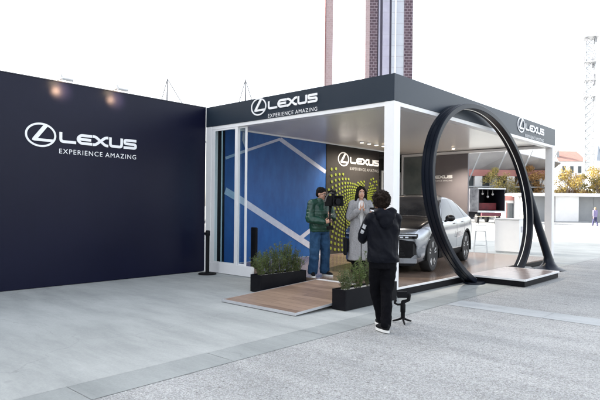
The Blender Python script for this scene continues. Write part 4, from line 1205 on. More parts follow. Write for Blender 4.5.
    pts = [(0.01 + 0.15 * cos(A), 0.40, 1.44 + 0.19 * sin(A)) for A in [pi * (0.05 + 0.9 * k / 14) for k in range(15)]]
    limb(bm, pts, [0.013] * 15, 8); obj('cage_arc', bm, mat('rig_grey', (0.08, 0.075, 0.075), 0.5, c2=(0.1, 0.095, 0.09)), rig, smooth=True)
    bm = BM(); limb(bm, [(0.01, 0.36, 1.38), (0.01, 0.345, 1.26), (0.01, 0.345, 1.0)], [0.03, 0.02, 0.02], 12); obj('grip', bm, BLACKM, rig, smooth=True)
    bm = BM(); box(bm, -0.04, 0.06, 0.30, 0.40, 0.93, 1.0); obj('battery', bm, BLACKM, rig, bevel=0.006)
    return root
person_green()

# --- woman in the long grey coat, palms together
def person_grey():
    root = empty('person', (-1.235, 0.79, HP), R(-139), 'person with long dark hair in a long grey coat, palms pressed together', 'person')
    K = 1.035
    def V(x, y, z): return Vector((x, y, z)) * K
    sh = {-1: V(-0.165, 0.0, 1.40), 1: V(0.165, 0.0, 1.40)}
    el = {-1: V(-0.215, 0.10, 1.13), 1: V(0.215, 0.10, 1.13)}
    wr = {-1: V(-0.045, 0.235, 1.27), 1: V(0.045, 0.235, 1.27)}
    hip = {-1: V(-0.085, 0, 0.92), 1: V(0.085, 0, 0.92)}; kn = {-1: V(-0.07, 0.02, 0.51), 1: V(0.07, 0.02, 0.51)}; an = {-1: V(-0.075, -0.01, 0.11), 1: V(0.085, 0.03, 0.11)}
    Rh = Matrix.Rotation(R(8), 3, 'Z') @ Matrix.Rotation(R(-4), 3, 'X')
    hc = V(0, 0.03, 1.59)
    bm = BM(); at = head_geo(bm, hc, Rh, 0.97)
    limb(bm, [hc + Vector((0, -0.02, -0.06)), V(0, 0, 1.42)], [0.046, 0.054])
    ellipse_loft(bm, [(0, 0, 0.9, 0.14, 0.1), (0, 0, 1.1, 0.115, 0.085), (0, 0.015, 1.30, 0.135, 0.105), (0, 0, 1.42, 0.13, 0.08), (0, 0, 1.47, 0.06, 0.05)])
    for q in (-1, 1):
        limb(bm, [sh[q], el[q], wr[q]], [0.046, 0.036, 0.024]); limb(bm, [hip[q], kn[q], an[q]], [0.08, 0.05, 0.036])
        hand(bm, wr[q] + Vector((-q * 0.022, 0, 0)), (-q * 0.02, 0.12, 1), (-q, 0.05, 0), 0.04, -1 if q == 1 else 1, 0.95)
    objm('body', fused(bm, 0.007, 3), SKIN[0], root, smooth=True)
    face_parts(root, at, 0.95)
    bm = BM(); R4 = Rh.to_4x4()
    ball(bm, at(0, -0.03, 0.045), (0.088, 0.098, 0.088), R4, 3)
    for q in (-1, 1):
        limb(bm, [at(q * 0.035, 0.045, 0.085), at(q * 0.078, 0.03, 0.03), at(q * 0.088, 0.01, -0.06), at(q * 0.095, 0.0, -0.15), at(q * 0.098, -0.005, -0.235)], [0.03, 0.028, 0.033, 0.036, 0.02], 10)
    ellipse_loft(bm, [tuple(at(0, -0.05, -0.22)) + (0.088, 0.035), tuple(at(0, -0.05, -0.1)) + (0.092, 0.055), tuple(at(0, -0.04, 0.02)) + (0.088, 0.075)], 20)
    me = fused(bm, 0.008, 3); wrinkle(me, 0.004, (30, 30, 5), 6)
    hr = objm('hair', me, HAIR, root, smooth=True)
    bm = BM(); rnd = random.Random(9)
    for k in range(150):
        q = rnd.choice((-1, 1)); A = rnd.uniform(-0.2, 2.6)
        px, py = 0.095 * cos(A - 1.57 + 1.2) * q, -0.02 - 0.07 * sin(A - 0.6)
        px = q * max(0.055, abs(px)); pr_ = None
        for t_ in range(8):
            u = t_ / 7
            pt = at(px * (0.55 + 0.62 * min(1, u * 2.2)) + rnd.uniform(-.004, .004), py * (0.4 + 0.6 * min(1, u * 2)) + 0.012 * (1 - u), 0.125 - 0.38 * u - 0.02 * (1 - u) ** 2 + rnd.uniform(-.003, .003))
            if pr_ is not None: tube(bm, pr_, pt, 0.0022, 0.0018, 4)
            pr_ = pt
    obj('strands', bm, HAIR, hr, smooth=True)
    bm = BM(); ellipse_loft(bm, [(0, 0.012, 0.95 * K, 0.15, 0.11), (0, 0.02, 1.15 * K, 0.14, 0.115), (0, 0.028, 1.3 * K, 0.148, 0.122), (0, 0.012, 1.40 * K, 0.135, 0.098), (0, 0.004, 1.445 * K, 0.06, 0.062)], 28)
    me = fused(bm, 0.01, 4); wrinkle(me, 0.004, (14, 14, 8), 8); objm('top', me, TOPW, root, smooth=True)
    # long open coat: an open-fronted shell, thick, plus sleeves
    bm = BM(); n = 44
    secs = [(0.34, 0.235, 0.19, 0.07), (0.55, 0.225, 0.18, 0.06), (0.8, 0.212, 0.17, 0.06), (1.0, 0.198, 0.158, 0.10), (1.15, 0.192, 0.152, 0.24), (1.28, 0.19, 0.15, 0.40), (1.38, 0.18, 0.132, 0.62), (1.445, 0.12, 0.10, 0.9), (1.50, 0.075, 0.078, 1.1)]
    outer = []
    for z, rx, ry, gap in secs:
        ring_o = [(rx * sin(-pi + 0) , 0, 0)]
        o_r = []; i_r = []
        for k in range(n + 1):
            A = gap + (2 * pi - 2 * gap) * k / n      # measured from the front (+Y)
            w = 1 + 0.02 * sin(5 * A + z * 4)
            o_r.append(Vector((rx * w * sin(A), ry * w * cos(A), z * K))); i_r.append(Vector(((rx * w - 0.03) * sin(A), (ry * w - 0.03) * cos(A), z * K)))
        outer.append(o_r + i_r[::-1])
    loft(bm, outer)
    for q in (-1, 1):
        limb(bm, [Vector((q * 0.10, -0.01, 1.40 * K)), sh[q] + Vector((0, 0, -0.015)), el[q], wr[q].lerp(el[q], 0.16)], [0.06, 0.066, 0.064, 0.052], 14)
    me = fused(bm, 0.0105, 3); wrinkle(me, 0.010, (8, 8, 2.2), 15, 0.003)
    ct = objm('coat', me, COATG, root, smooth=True)
    bm = BM()
    for q in (-1, 1):
        pts = [Vector((q * 0.055, 0.085, 1.47 * K)), Vector((q * 0.10, 0.135, 1.36 * K)), Vector((q * 0.082, 0.172, 1.22 * K)), Vector((q * 0.05, 0.178, 1.10 * K))]
        limb(bm, pts, [0.02, 0.03, 0.024, 0.008], 8)
    me = fused(bm, 0.008, 3); objm('lapel', me, COATG, ct, smooth=True)
    bm = BM()
    ellipse_loft(bm, [(0, 0, 0.80, 0.15, 0.11), (0, 0, 1.0, 0.14, 0.105)], 24)
    for q in (-1, 1): limb(bm, [hip[q], kn[q], an[q]], [0.10, 0.085, 0.085], 12)
    me = fused(bm, 0.012, 3); wrinkle(me, 0.006, (8, 8, 5), 1)
    for v in me.vertices: v.co.z = max(v.co.z, 0.05)
    objm('trousers', me, TROUS, root, smooth=True)
    for q in (-1, 1): shoe(root, an[q], (q * 0.2, 1), BLACKM, BLACKM)
    bag = empty('shoulder_bag', (-1.235, 0.79, HP), R(-139), 'slim black bag hanging at the side of the grey coat', 'bag')
    bm = BM(); box(bm, 0.262, 0.325, -0.12, 0.13, 0.44, 0.78); obj('bag_body', bm, BLACKM, bag, bevel=0.02)
    bm = BM(); limb(bm, [(0.295, 0.0, 0.78), (0.29, 0.0, 1.0), (0.285, -0.02, 1.25), (0.22, -0.03, 1.47)], [0.01] * 4, 8); obj('strap', bm, BLACKM, bag, smooth=True)
person_grey()

def far_person(loc, rz, label, top, trous, hairm, K=1.0, seed=1):
    root = empty('person', loc, rz, label, 'person')
    bm = BM(); hc = Vector((0, 0.01, 1.62)); at = head_geo(bm, hc, Matrix.Identity(3))
    limb(bm, [(0, -0.01, 1.56), (0, 0, 1.45)], [0.056, 0.064])
    ellipse_loft(bm, [(0, 0, 0.9, 0.14, 0.1), (0, 0, 1.05, 0.14, 0.1), (0, 0, 1.4, 0.15, 0.09)])
    for q in (-1, 1):
        w = Vector((q * 0.27, 0.05 + 0.12 * q, 0.86))
        limb(bm, [(q * 0.18, 0, 1.42), (q * 0.25, -0.01 + 0.04 * q, 1.14), w], [0.05, 0.04, 0.028])
        limb(bm, [(q * 0.09, 0, 0.9), (q * 0.09, 0.06 * -q + 0.04, 0.49), (q * 0.08, -0.20 * q, 0.09)], [0.08, 0.055, 0.042])
        hand(bm, w, (0, 0.1, -1), (-q, 0, 0), 0.4, q)
    objm('body', fused(bm, 0.012, 3), SKIN[0], root, smooth=True)
    face_parts(root, at)
    bm = BM(); ball(bm, at(0, -0.022, 0.045), (0.088, 0.1, 0.085), None, 3); ball(bm, at(0, -0.05, -0.02), (0.082, 0.06, 0.09), None, 3)
    objm('hair', fused(bm, 0.01, 2), hairm, root, smooth=True)
    bm = BM(); ellipse_loft(bm, [(0, 0, 0.84, 0.19, 0.14), (0, 0, 1.1, 0.2, 0.145), (0, 0, 1.35, 0.2, 0.135), (0, 0, 1.47, 0.1, 0.09)])
    for q in (-1, 1): limb(bm, [(q * 0.17, 0, 1.42), (q * 0.25, -0.01 + 0.04 * q, 1.14), (q * 0.268, 0.04 + 0.11 * q, 0.92)], [0.08, 0.066, 0.05])
    me = fused(bm, 0.016, 3); wrinkle(me, 0.008, (8, 8, 5), seed); objm('jacket', me, top, root, smooth=True)
    bm = BM(); ellipse_loft(bm, [(0, 0, 0.82, 0.16, 0.12), (0, 0, 0.98, 0.15, 0.11)])
    for q in (-1, 1): limb(bm, [(q * 0.09, 0, 0.86), (q * 0.09, 0.06 * -q + 0.04, 0.49), (q * 0.08, -0.2 * q, 0.11)], [0.1, 0.08, 0.07])
    objm('trousers', fused(bm, 0.016, 3), trous, root, smooth=True)
    for q in (-1, 1): shoe(root, (q * 0.08, -0.20 * q, 0), (0, 1), BLACKM, SHOEW)
NAVYC = mat('navy_jacket', (0.03, 0.03, 0.09), 0.7, c2=(0.05, 0.05, 0.13), nscale=6)
BLOND = mat('blond_hair', (0.35, 0.24, 0.12), 0.5, c2=(0.25, 0.17, 0.08), nscale=30)
LILAC = mat('lilac_jacket', (0.24, 0.21, 0.36), 0.7, c2=(0.2, 0.17, 0.32), nscale=6)
far_person((-8.10, 46.6, -0.012), R(60), 'far pedestrian with fair hair and lilac jacket walking on the sunlit plaza', LILAC, NAVYC, BLOND, seed=3)
far_person((-7.45, 47.3, -0.012), R(80), 'far pedestrian in navy jacket at the edge of the picture behind the fair-haired one', NAVYC, NAVYC, HAIR, seed=5)

# ------------------------------------------------------------------ furniture behind the pavilion
pod = empty('podium', (-2.2, 10.9, -0.008), 0, 'plain white counter podium standing behind the deck', 'podium')
bm = BM(); box(bm, -0.42, 0.42, -0.3, 0.3, 0.06, 1.15); obj('cabinet', bm, WHITE, pod, bevel=0.006)
bm = BM(); box(bm, -0.45, 0.45, -0.33, 0.33, 1.152, 1.19); obj('counter_top', bm, WHITE, pod, bevel=0.006)
bm = BM(); box(bm, -0.39, 0.39, -0.27, 0.27, 0.0, 0.058); obj('plinth', bm, GALV, pod)
bm = BM(); box(bm, 0.4225, 0.428, -0.16, -0.02, 0.72, 0.92); obj('notice', bm, mat('grey_print', (0.35, 0.36, 0.4), 0.5, c2=(0.5, 0.5, 0.53), nscale=20), pod)
st = empty('bar_stool', (-2.75, 9.75, -0.008), R(20), 'pale high stool with thin legs beside the white podium', 'stool')
bm = BM(); box(bm, -0.18, 0.18, -0.17, 0.17, 0.74, 0.775); obj('seat', bm, WHITE, st, bevel=0.012)
for sx in (-1, 1):
    for sy in (-1, 1):
        bm = BM(); tube(bm, (sx * 0.15, sy * 0.14, 0.74), (sx * 0.22, sy * 0.2, 0.0), 0.012, 0.011, 8); obj('leg', bm, GALV, st, smooth='auto')
bm = BM(); z_ = 0.28; q_ = 0.2
for a, b in (((-q_, -q_ + .02), (q_, -q_ + .02)), ((q_, -q_ + .02), (q_, q_ - .02)), ((q_, q_ - .02), (-q_, q_ - .02)), ((-q_, q_ - .02), (-q_, -q_ + .02))):
    tube(bm, (a[0], a[1], z_), (b[0], b[1], z_), 0.008, 0.008, 6)
obj('footrest', bm, GALV, st)
bm = BM(); limb(bm, [(-0.16, 0.16, 0.77), (-0.17, 0.19, 0.95), (0.17, 0.19, 0.95), (0.16, 0.16, 0.77)], [0.01] * 4, 8); obj('backrest', bm, GALV, st, smooth=True)

# ------------------------------------------------------------------ far surroundings
HEAD = R(42.22)
CAMP = Vector((4.89, -7.711, 1.506))
FW = Vector((-sin(HEAD), cos(HEAD), 0)); RTV = Vector((cos(HEAD), sin(HEAD), 0))
def site(depth, lat, z=-0.012):
    p = CAMP + FW * depth + RTV * lat
    return (p.x, p.y, z)

PALE = mat('pale_stone', (0.76, 0.755, 0.75), 0.7, c2=(0.69, 0.685, 0.68), nscale=0.6, bump=0.1, bscale=3)
GREYR = mat('shell_grey', (0.32, 0.32, 0.33), 0.6, c2=(0.25, 0.25, 0.26), nscale=0.35, detail=9, bump=0.2, bscale=2)
REDB = mat('red_band', (0.40, 0.17, 0.15), 0.6, c2=(0.34, 0.15, 0.135), nscale=1.2)
DARKGL = mat('dark_glazing', (0.05, 0.065, 0.075), 0.15, c2=(0.08, 0.09, 0.1), nscale=0.7)
WALLG = mat('grey_render', (0.33, 0.34, 0.35), 0.8, c2=(0.29, 0.30, 0.31), nscale=0.8)
TILE = mat_bricks('clay_tiles', (0.40, 0.24, 0.20), (0.35, 0.20, 0.17), (0.25, 0.14, 0.12), 0.3, 0.35, 0.03)

# brick tower with pale pilasters
tw = empty('brick_tower', site(90, 14.25), HEAD, 'tall tower with dark brick sides and pale stone pilasters rising behind the pavilion roof', 'tower')
BRK = mat_bricks('tower_brick', (0.055, 0.035, 0.05), (0.085, 0.055, 0.07), (0.22, 0.18, 0.21), 0.72, 0.46, 0.04)
BRP = mat_bricks('pink_brick', (0.30, 0.22, 0.225), (0.34, 0.26, 0.265), (0.37, 0.30, 0.31), 0.5, 0.35, 0.025)
HT = 54
obj('shaft', bx(-2.05, 2.05, -1.6, 4.3, 0, HT), mat('dark_shaft', (0.09, 0.085, 0.12), 0.6, c2=(0.12, 0.11, 0.15), nscale=0.5), tw)
for x0, x1, m_ in ((-3.85, -3.18, BRP), (-3.178, -1.9, BRK), (2.45, 3.85, BRK)):
    bm = BM(); box(bm, x0, x1, -2.2, 4.9, 0, HT)
    obj('brick_pier', bm, m_, tw)
LAV = mat('lavender_stone', (0.36, 0.355, 0.44), 0.6, c2=(0.31, 0.305, 0.39), nscale=0.5)
BLUP = mat('blue_white_stone', (0.43, 0.46, 0.51), 0.6, c2=(0.38, 0.41, 0.47), nscale=0.5)
obj('pilaster', bx(-1.72, -1.45, -2.0, -1.603, 0, HT), LAV, tw)
obj('pilaster', bx(-1.05, 0.05, -2.15, -1.603, 0, HT), LAV, tw)
obj('pilaster', bx(0.42, 2.44, -2.1, -1.603, 0, HT), BLUP, tw)
obj('pilaster', bx(0.95, 1.15, -2.2, -2.103, 0, HT), PALE, tw)
bm = BM()
for k in range(30): box(bm, -1.04, 0.04, -2.165, -2.152, 1 + k * 1.8, 1.06 + k * 1.8); box(bm, 0.43, 2.43, -2.115, -2.102, 1 + k * 1.8, 1.06 + k * 1.8)
obj('course_lines', bm, mat('stone_joint', (0.31, 0.31, 0.36), 0.7, c2=(0.34, 0.34, 0.39)), tw)
bm = BM(); ellipse_loft(bm, [(0, 1.35, HT, 5.2, 5.2), (0, 1.35, HT + 1, 5.2, 5.2), (0, 1.35, HT + 7, 0.2, 0.2)], 4); obj('roof', bm, TILE, tw)
py = empty('brick_pylon', site(90, 4.55), HEAD, 'slender pink brick pylon standing alone left of the broad tower', 'tower')
obj('shaft', bx(-0.55, 0.62, -0.5, 0.9, 0, 50), BRP, py)
obj('corner_strip', bx(-0.70, -0.552, -0.56, 0.9, 0, 50), mat('dark_pink', (0.16, 0.07, 0.07), 0.7, c2=(0.2, 0.09, 0.09), nscale=2), py)
obj('cap', bx(-0.9, 0.8, -0.75, 1.1, 50.002, 51), PALE, py)

# lattice mast
MW = mat('mast_white', (0.25, 0.265, 0.285), 0.5, c2=(0.22, 0.235, 0.25))
ms = empty('lattice_mast', site(110, 59.0), R(20), 'tall pale lattice mast with antenna platforms beyond the trees', 'mast')
bm = BM(); Hm = 37.0; hw = 0.85
cor = [(-hw, -hw), (hw, -hw), (hw, hw), (-hw, hw)]
for c in cor: tube(bm, (c[0], c[1], 0), (c[0], c[1], Hm), 0.10, 0.10, 6)
k = 0; z = 0.0
while z < Hm - 1.6:
    for a in range(4):
        c0, c1 = cor[a], cor[(a + 1) % 4]
        tube(bm, (*c0, z), (*c1, z + 1.6), 0.05, 0.05, 5); tube(bm, (*c1, z), (*c0, z + 1.6), 0.05, 0.05, 5); tube(bm, (*c0, z), (*c1, z), 0.05, 0.05, 5)
    z += 1.6
obj('lattice', bm, MW, ms)
for zz, r_ in ((36.6, 1.5), (31.5, 1.2), (27.8, 1.2), (24.5, 1.1)):
    bm = BM(); box(bm, -r_, r_, -r_, r_, zz, zz + 0.12); obj('platform', bm, GALV, ms)
for k, (a, zz) in enumerate(((0.3, 36.8), (2.2, 36.8), (4.0, 36.8), (1.0, 31.7), (3.5, 31.7), (5.2, 28.0), (2.6, 24.7))):
    bm = BM(); box(bm, 1.15 * cos(a) - 0.16, 1.15 * cos(a) + 0.16, 1.15 * sin(a) - 0.12, 1.15 * sin(a) + 0.12, zz - 1.0, zz + 1.1); obj('antenna', bm, mat('antenna_grey', (0.4, 0.4, 0.42), 0.5, c2=(0.34, 0.34, 0.36)), ms)
bm = BM(); tube(bm, (0, 0, Hm), (0, 0, Hm + 3.5), 0.05, 0.03, 6); obj('aerial', bm, MW, ms)

# stadium behind the deck
sta = empty('stadium', site(80, 26.5), HEAD, 'grey stadium stand with red band, pale columns and slanted white struts', 'stadium')
bm = BM()
loft(bm, [[(x, -0.6 - 0.3 * k * (1 if k < 3 else 1), 0) for k in range(1)] * 0 or [(x, 0.0, 7.3), (x, -2.6, 10.6 - max(0, x) * 0.22), (x, -2.2, 10.8 - max(0, x) * 0.22), (x, 8.0, 12.0 - max(0, x) * 0.22), (x, 8.0, 7.3)] for x in (-16, -8, 0, 4, 8, 11)])
obj('shell', bm, GREYR, sta)
obj('red_band', bx(-16, 10.5, -0.3, 6, 6.35, 7.29), REDB, sta)
obj('glazing', bx(-15.9, 10.4, 0.5, 6, 0.0, 6.34), DARKGL, sta)
for k in range(11):
    x = -15 + 2.4 * k
    bm = BM(); box(bm, x, x + (0.8 if k % 2 else 1.1), -0.25, 0.49, 0, 6.34); obj('column', bm, PALE, sta)
for k in range(7):
    x = -13 + 3.6 * k
    bm = BM(); tube(bm, (x, -1.0, 4.6), (x + 1.6, -3.4, 10.0), 0.11, 0.10, 8); obj('strut', bm, MW, sta, smooth='auto')
obj('canopy', bx(-15.8, 9.5, -2.6, -0.26, 4.6, 4.75), MW, sta)

ki = empty('kiosk', site(66, 27.4), HEAD, 'low white kiosk with a red fascia and grey doors behind the podium', 'kiosk')
obj('walls', bx(-2.4, 1.5, 0, 3, 0, 2.55), PALE, ki)
obj('fascia', bx(-2.5, 1.6, -0.15, 3.1, 2.552, 3.1), REDB, ki)
for x in (-2.0, -0.9, 0.3):
    d_ = obj('door', bx(x, x + 0.8, -0.03, -0.003, 0.05, 2.2), DARKGL, ki)
    obj('frame', bx(x - 0.08, x - 0.005, -0.06, -0.003, 0.0, 2.3), REDB, d_)

# truck with open back
trk = empty('box_truck', site(55, 19.6), HEAD, 'dark box truck with its open back showing lamps and a red interior panel', 'truck')
DKB = mat('truck_dark', (0.012, 0.013, 0.022), 0.5, c2=(0.018, 0.018, 0.028), nscale=1)
bm = BM()
box(bm, -1.36, 1.36, 0.0, 6.0, 1.18, 1.30); box(bm, -1.36, 1.36, 0.0, 6.0, 3.5, 3.6); box(bm, -1.36, -1.28, 0, 6, 1.302, 3.498); box(bm, 1.28, 1.36, 0, 6, 1.302, 3.498); box(bm, -1.278, 1.278, 5.9, 6, 1.302, 3.498)
obj('cargo_box', bm, DKB, trk)
bm = BM(); box(bm, -1.42, 1.42, -0.06, -0.003, 1.12, 1.3); box(bm, -1.42, 1.42, -0.06, -0.003, 3.5, 3.62); obj('rear_frame', bm, GALV, trk)
obj('door', bx(-2.3, -1.43, -0.12, -0.04, 1.2, 3.6), mat('truck_door', (0.24, 0.24, 0.25), 0.5, c2=(0.04, 0.04, 0.05), nscale=0.9), trk)
obj('interior_panel', bx(-1.27, 1.0, 1.5, 1.56, 1.4, 2.1), mat('deep_red', (0.22, 0.01, 0.02), 0.5, c2=(0.12, 0.008, 0.015), nscale=3), trk)
for x, z in ((-0.75, 3.05), (-0.2, 2.75), (0.3, 3.0)):
    bm = BM(); ball(bm, (x, 0.6, z), 0.13, sub=2); tube(bm, (x, 0.6, z), (x, 0.6, 3.49), 0.02, 0.02, 6); obj('lamp', bm, mat('dull_lamp', (0.35, 0.34, 0.33), 0.5, c2=(0.3, 0.3, 0.3)), trk, smooth=True)
bm = BM(); box(bm, -1.0, 1.0, -0.02, 0.3, 0.75, 1.1); obj('bumper', bm, mat('maroon', (0.14, 0.02, 0.04), 0.5, c2=(0.1, 0.02, 0.03)), trk)
for y in (1.2, 4.6):
    for sx in (-1, 1):
        bm = BM(); lathe(bm, [(0.25, -0.14), (0.46, -0.12), (0.48, 0), (0.46, 0.12), (0.25, 0.14)], 24, Matrix.Translation((sx * 1.1, y, 0.48)) @ Matrix.Rotation(R(90), 4, 'Y'))
        obj('wheel', bm, RUBBER, trk, smooth='auto')
obj('cab', bx(-1.2, 1.2, 6.05, 8.0, 0.5, 2.9), DKB, trk, bevel=0.15)
tb = empty('trestle_table', site(52, 18.3), HEAD, 'beige trestle table in front of the dark truck', 'table')
obj('tabletop', bx(-1.1, 0.9, 0, 0.7, 0.72, 0.77), mat('beige_top', (0.5, 0.42, 0.3), 0.6, c2=(0.45, 0.38, 0.27)), tb)
for x in (-0.9, 0.7):
    bm = BM(); tube(bm, (x, 0.1, 0.72), (x - 0.1, 0.05, 0), 0.025, 0.025, 6); tube(bm, (x, 0.6, 0.72), (x + 0.1, 0.65, 0), 0.025, 0.025, 6); obj('leg', bm, BLACK, tb)

# low white building
lb = empty('low_building', site(64, 40), HEAD, 'long low white building with a flat roof slab and grey recessed walls', 'building')
obj('roof_slab', bx(-14, 26, -1.2, 8, 3.05, 3.42), PALE, lb)
obj('rear_wall', bx(-13.8, 25.8, 0.4, 7.8, 0, 3.048), WALLG, lb)
for x0, x1 in ((-10.0, -7.3), (-13.6, -12.9), (13, 16)):
    obj('white_bay', bx(x0, x1, -0.9, 0.398, 0, 3.048), PALE, lb)
for x in (-4.4, -1.2, 3.4, 7, 10.5):
    bm = BM(); tube(bm, (x, -0.9, 0), (x, -0.9, 3.048), 0.09, 0.09, 10); obj('column', bm, WALLG if x == -4.4 else PALE, lb)
obj('plinth', bx(-13.9, 25.9, -1.25, 0.398, -0.02, 0.12), WALLG, lb)
bm = BM()
for k in range(16): box(bm, -6.9 + k * 2.0, -6.88 + k * 2.0, 0.385, 0.3985, 0.13, 3.0)
obj('panel_joint', bm, mat('joint_dark', (0.15, 0.15, 0.16), 0.8, c2=(0.18, 0.18, 0.18)), lb)

# houses far behind
rh = empty('red_roof_house', site(130, 65.5), HEAD, 'pale building with a red tiled roof showing above the autumn trees', 'building')
obj('wall', bx(-3.0, 3.2, 0, 9, 0, 13.2), PALE, rh)
bm = BM(); loft(bm, [[(-3.4, -0.4, 13.202), (3.6, -0.4, 13.202), (3.6, 9.4, 13.202), (-3.4, 9.4, 13.202)], [(-2.6, 3.6, 16.0), (3.0, 3.6, 16.0), (3.0, 5.4, 16.0), (-2.6, 5.4, 16.0)]]); rf = obj('roof', bm, TILE, rh)
obj('chimney', bx(-3.1, -2.5, 1.0, 1.7, 13.4, 15.6), WALLG, rf)
for k in range(3):
    w_ = obj('window', bx(-2.2 + 1.9 * k, -1.4 + 1.9 * k, -0.05, -0.003, 10.4, 12.0), DARKGL, rh)
sp2 = empty('spired_house', site(140, 77.5), HEAD, 'pale building with a grey pointed turret roof at the right edge', 'building')
obj('wall', bx(-1.0, 9, 0, 8, 0, 11.5), PALE, sp2)
obj('turret', bx(-1.2, 1.2, -1.2, 1.2, 0, 14.2), PALE, sp2)
bm = BM(); ellipse_loft(bm, [(0, 0, 14.202, 1.4, 1.4), (0, 0, 18.2, 0.08, 0.08)], 8); obj('spire', bm, mat('slate', (0.12, 0.15, 0.19), 0.6, c2=(0.15, 0.18, 0.22)), sp2)
bm = BM(); loft(bm, [[(1.3, -0.3, 11.502), (9.3, -0.3, 11.502), (9.3, 8.3, 11.502), (1.3, 8.3, 11.502)], [(2.5, 4, 14.5), (8, 4, 14.5), (8, 4.2, 14.5), (2.5, 4.2, 14.5)]]); obj('roof', bm, TILE, sp2)

# autumn trees
def leafy_tree(loc, h, w, lf, label, seed, nclump=40, per=110, group='autumn trees behind the low white building', ls=0.26):
    rnd = random.Random(seed)
    t_ = empty('broadleaf_tree', loc, rnd.uniform(0, 6), label, 'tree', group)
    bm = BM(); tip = Vector((rnd.uniform(-.2, .2), rnd.uniform(-.2, .2), h * 0.6))
    limb(bm, [(0, 0, 0), (0.05, 0, h * 0.2), tip * 0.7, tip], [0.24, 0.19, 0.13, 0.06], 9)
    cl = []
    for k in range(nclump):
        A = rnd.uniform(0, 2 * pi); u = rnd.random() ** 0.5; zz = rnd.uniform(0.2, 0.97)
        rr = w * u * (1 - abs(zz - 0.55) ** 1.6 * 1.9)
        c = Vector((rr * cos(A), rr * sin(A), h * zz)); cl.append((c, rnd.uniform(0.5, 0.95) * w * 0.36))
        if k % 3 == 0:
            b0 = tip * rnd.uniform(0.45, 0.9); limb(bm, [b0, b0.lerp(c, 0.5) + Vector((0, 0, 0.2)), c], [0.07, 0.045, 0.02], 6)
    obj('trunk', bm, mat('bark', (0.12, 0.09, 0.07), 0.9, c2=(0.2, 0.17, 0.14), nscale=3), t_, smooth='auto')
    bl = BM()
    for c, r_ in cl:
        for j in range(per):
            v = Vector((rnd.gauss(0, 1), rnd.gauss(0, 1), rnd.gauss(0, 0.8))).normalized() * r_ * rnd.random() ** 0.4
            p = c + v
            d = Vector((rnd.gauss(0, 1), rnd.gauss(0, 1), rnd.gauss(0, 1))).normalized(); e = d.cross(Vector((rnd.random(), rnd.random(), 1.2))).normalized()
            s_ = ls * rnd.uniform(0.5, 1.1)
            bl.faces.new([bl.verts.new(p - d * s_ * .5), bl.verts.new(p + e * s_ * .32), bl.verts.new(p + d * s_ * .5), bl.verts.new(p - e * s_ * .32)])
    obj('crown', bl, lf, t_)
AUT = [mat_leaf('leaf_gold', (0.34, 0.235, 0.06), (0.54, 0.42, 0.13)), mat_leaf('leaf_rust', (0.30, 0.165, 0.07), (0.45, 0.29, 0.11)), mat_leaf('leaf_olive', (0.19, 0.18, 0.06), (0.42, 0.34, 0.11))]
TL_ = [(77, 28.5, 7.4, 2.6, 2, 'olive and gold tree just right of the stadium stand'), (79, 33.6, 7.7, 2.5, 1, 'rust coloured tree half hidden by the rear white post'),
       (75, 37.4, 7.2, 2.6, 0, 'golden tree directly above the white bay of the low building'), (79, 39.8, 7.0, 2.3, 1, 'reddish tree wedged between two golden ones'),
       (76, 42.4, 7.6, 2.6, 0, 'bright golden tree left of the lattice mast'), (80, 46.0, 7.4, 2.6, 2, 'olive tree behind the foot of the lattice mast'), (76, 49.5, 7.8, 2.6, 1, 'rust tree at the right edge under the turret roof'),
       (78, 54.5, 7.5, 2.6, 0, 'golden tree beyond the right edge'), (81, 31.0, 7.2, 2.6, 0, 'pale gold tree showing between the black ring and the rear white post'), (82, 36.0, 7.3, 2.6, 2, 'olive tree just right of the rear white post'), (82, 44.2, 7.2, 2.5, 2, 'olive tree showing left of the lattice mast behind the golden one')]
for i, (d_, l_, h, w_, a, lab) in enumerate(TL_):
    leafy_tree(site(d_, l_), h, w_, AUT[a], lab, 50 + i)

# thin guyed poles behind the wall
for i, (l_, lab) in enumerate(((-6.25, 'thin grey guyed pole showing above the navy wall'), (-2.62, 'thin grey guyed pole showing above the front fascia beside the emblem'))):
    gp = empty('guyed_pole', site(25, l_), HEAD, lab, 'pole', 'thin guyed poles behind the wall')
    LG = mat('thin_pole', (0.16, 0.16, 0.17), 0.5, c2=(0.2, 0.2, 0.2))
    bm = BM(); tube(bm, (0, 0, 0), (0.02, 0, 7.40), 0.035, 0.028, 8); obj('pole', bm, LG, gp)
    for dx, dy in ((-2.1, 0.6), (4.6 if i == 0 else 2.4, 0.4), (0.5, -2.5)):
        bm = BM(); tube(bm, (0.02, 0, 7.38), (dx, dy, 0), 0.02, 0.02, 5); obj('guy_wire', bm, LG, gp)

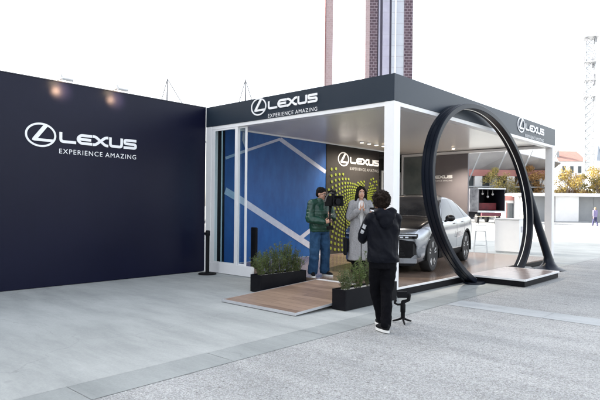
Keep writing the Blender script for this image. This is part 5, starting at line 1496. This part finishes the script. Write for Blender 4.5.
# unseen block added left of the photographer to shade the forecourt
SUN_EL = R(26)
sun_h = (FW * 0.30 - RTV * 0.954).normalized()
sb = empty('shade_block', site(47, -58), HEAD, 'large unseen block added off to the left to shade the forecourt', 'building')
obj('wall', bx(-22, 0, -70, 0, 0, 43.5), mat('shade_block_stone', (0.4, 0.37, 0.33), 0.8, c2=(0.34, 0.31, 0.28), nscale=0.3), sb)
for k in range(9):
    for j in range(4):
        obj('window', bx(0.003, 0.06, -67 + 7.4 * k, -63.5 + 7.4 * k, 4 + 9.5 * j, 9.5 + 9.5 * j), DARKGL, sb)

# ------------------------------------------------------------------ light, sky, camera
w = bpy.data.worlds.new("World"); scene.world = w; w.use_nodes = True
nt = w.node_tree
bg = nt.nodes['Background']
sky = nt.nodes.new('ShaderNodeTexSky'); sky.sky_type = 'NISHITA'; sky.sun_disc = False
sky.sun_elevation = SUN_EL; sky.sun_rotation = math.atan2(sun_h.x, sun_h.y)
sky.air_density = 1.0; sky.dust_density = 3.5; sky.ozone_density = 1.0
hs = nt.nodes.new('ShaderNodeHueSaturation'); hs.inputs['Saturation'].default_value = 0.34
nt.links.new(sky.outputs['Color'], hs.inputs['Color']); nt.links.new(hs.outputs['Color'], bg.inputs['Color'])
bg.inputs['Strength'].default_value = 0.12
sl = bpy.data.lights.new('Sun', 'SUN'); sl.energy = 3.2; sl.angle = R(0.5); sl.color = (1.0, 0.93, 0.84)
so = bpy.data.objects.new('Sun', sl); link(so)
sdv = Vector((sun_h.x * cos(SUN_EL), sun_h.y * cos(SUN_EL), sin(SUN_EL)))
so.rotation_euler = (-sdv).to_track_quat('-Z', 'Y').to_euler()
so.location = (0, 0, 60)

cd = bpy.data.cameras.new('Camera'); cam = bpy.data.objects.new('Camera', cd); link(cam)
cd.sensor_width = 36; cd.lens = 537.8 * 36 / 600; cd.shift_y = 6.6 / 600
cd.clip_start = 0.05; cd.clip_end = 3000
Mc = Matrix.Rotation(HEAD, 4, 'Z') @ Matrix.Rotation(R(90), 4, 'X') @ Matrix.Rotation(R(0.615), 4, 'Z')
Mc.translation = CAMP
cam.matrix_world = Mc
scene.camera = cam
vs = scene.view_settings
vs.view_transform = 'Standard'; vs.look = 'None'; vs.gamma = 1.0; vs.exposure = 2.5; vs.use_curve_mapping = False
scene.render.engine = 'CYCLES'
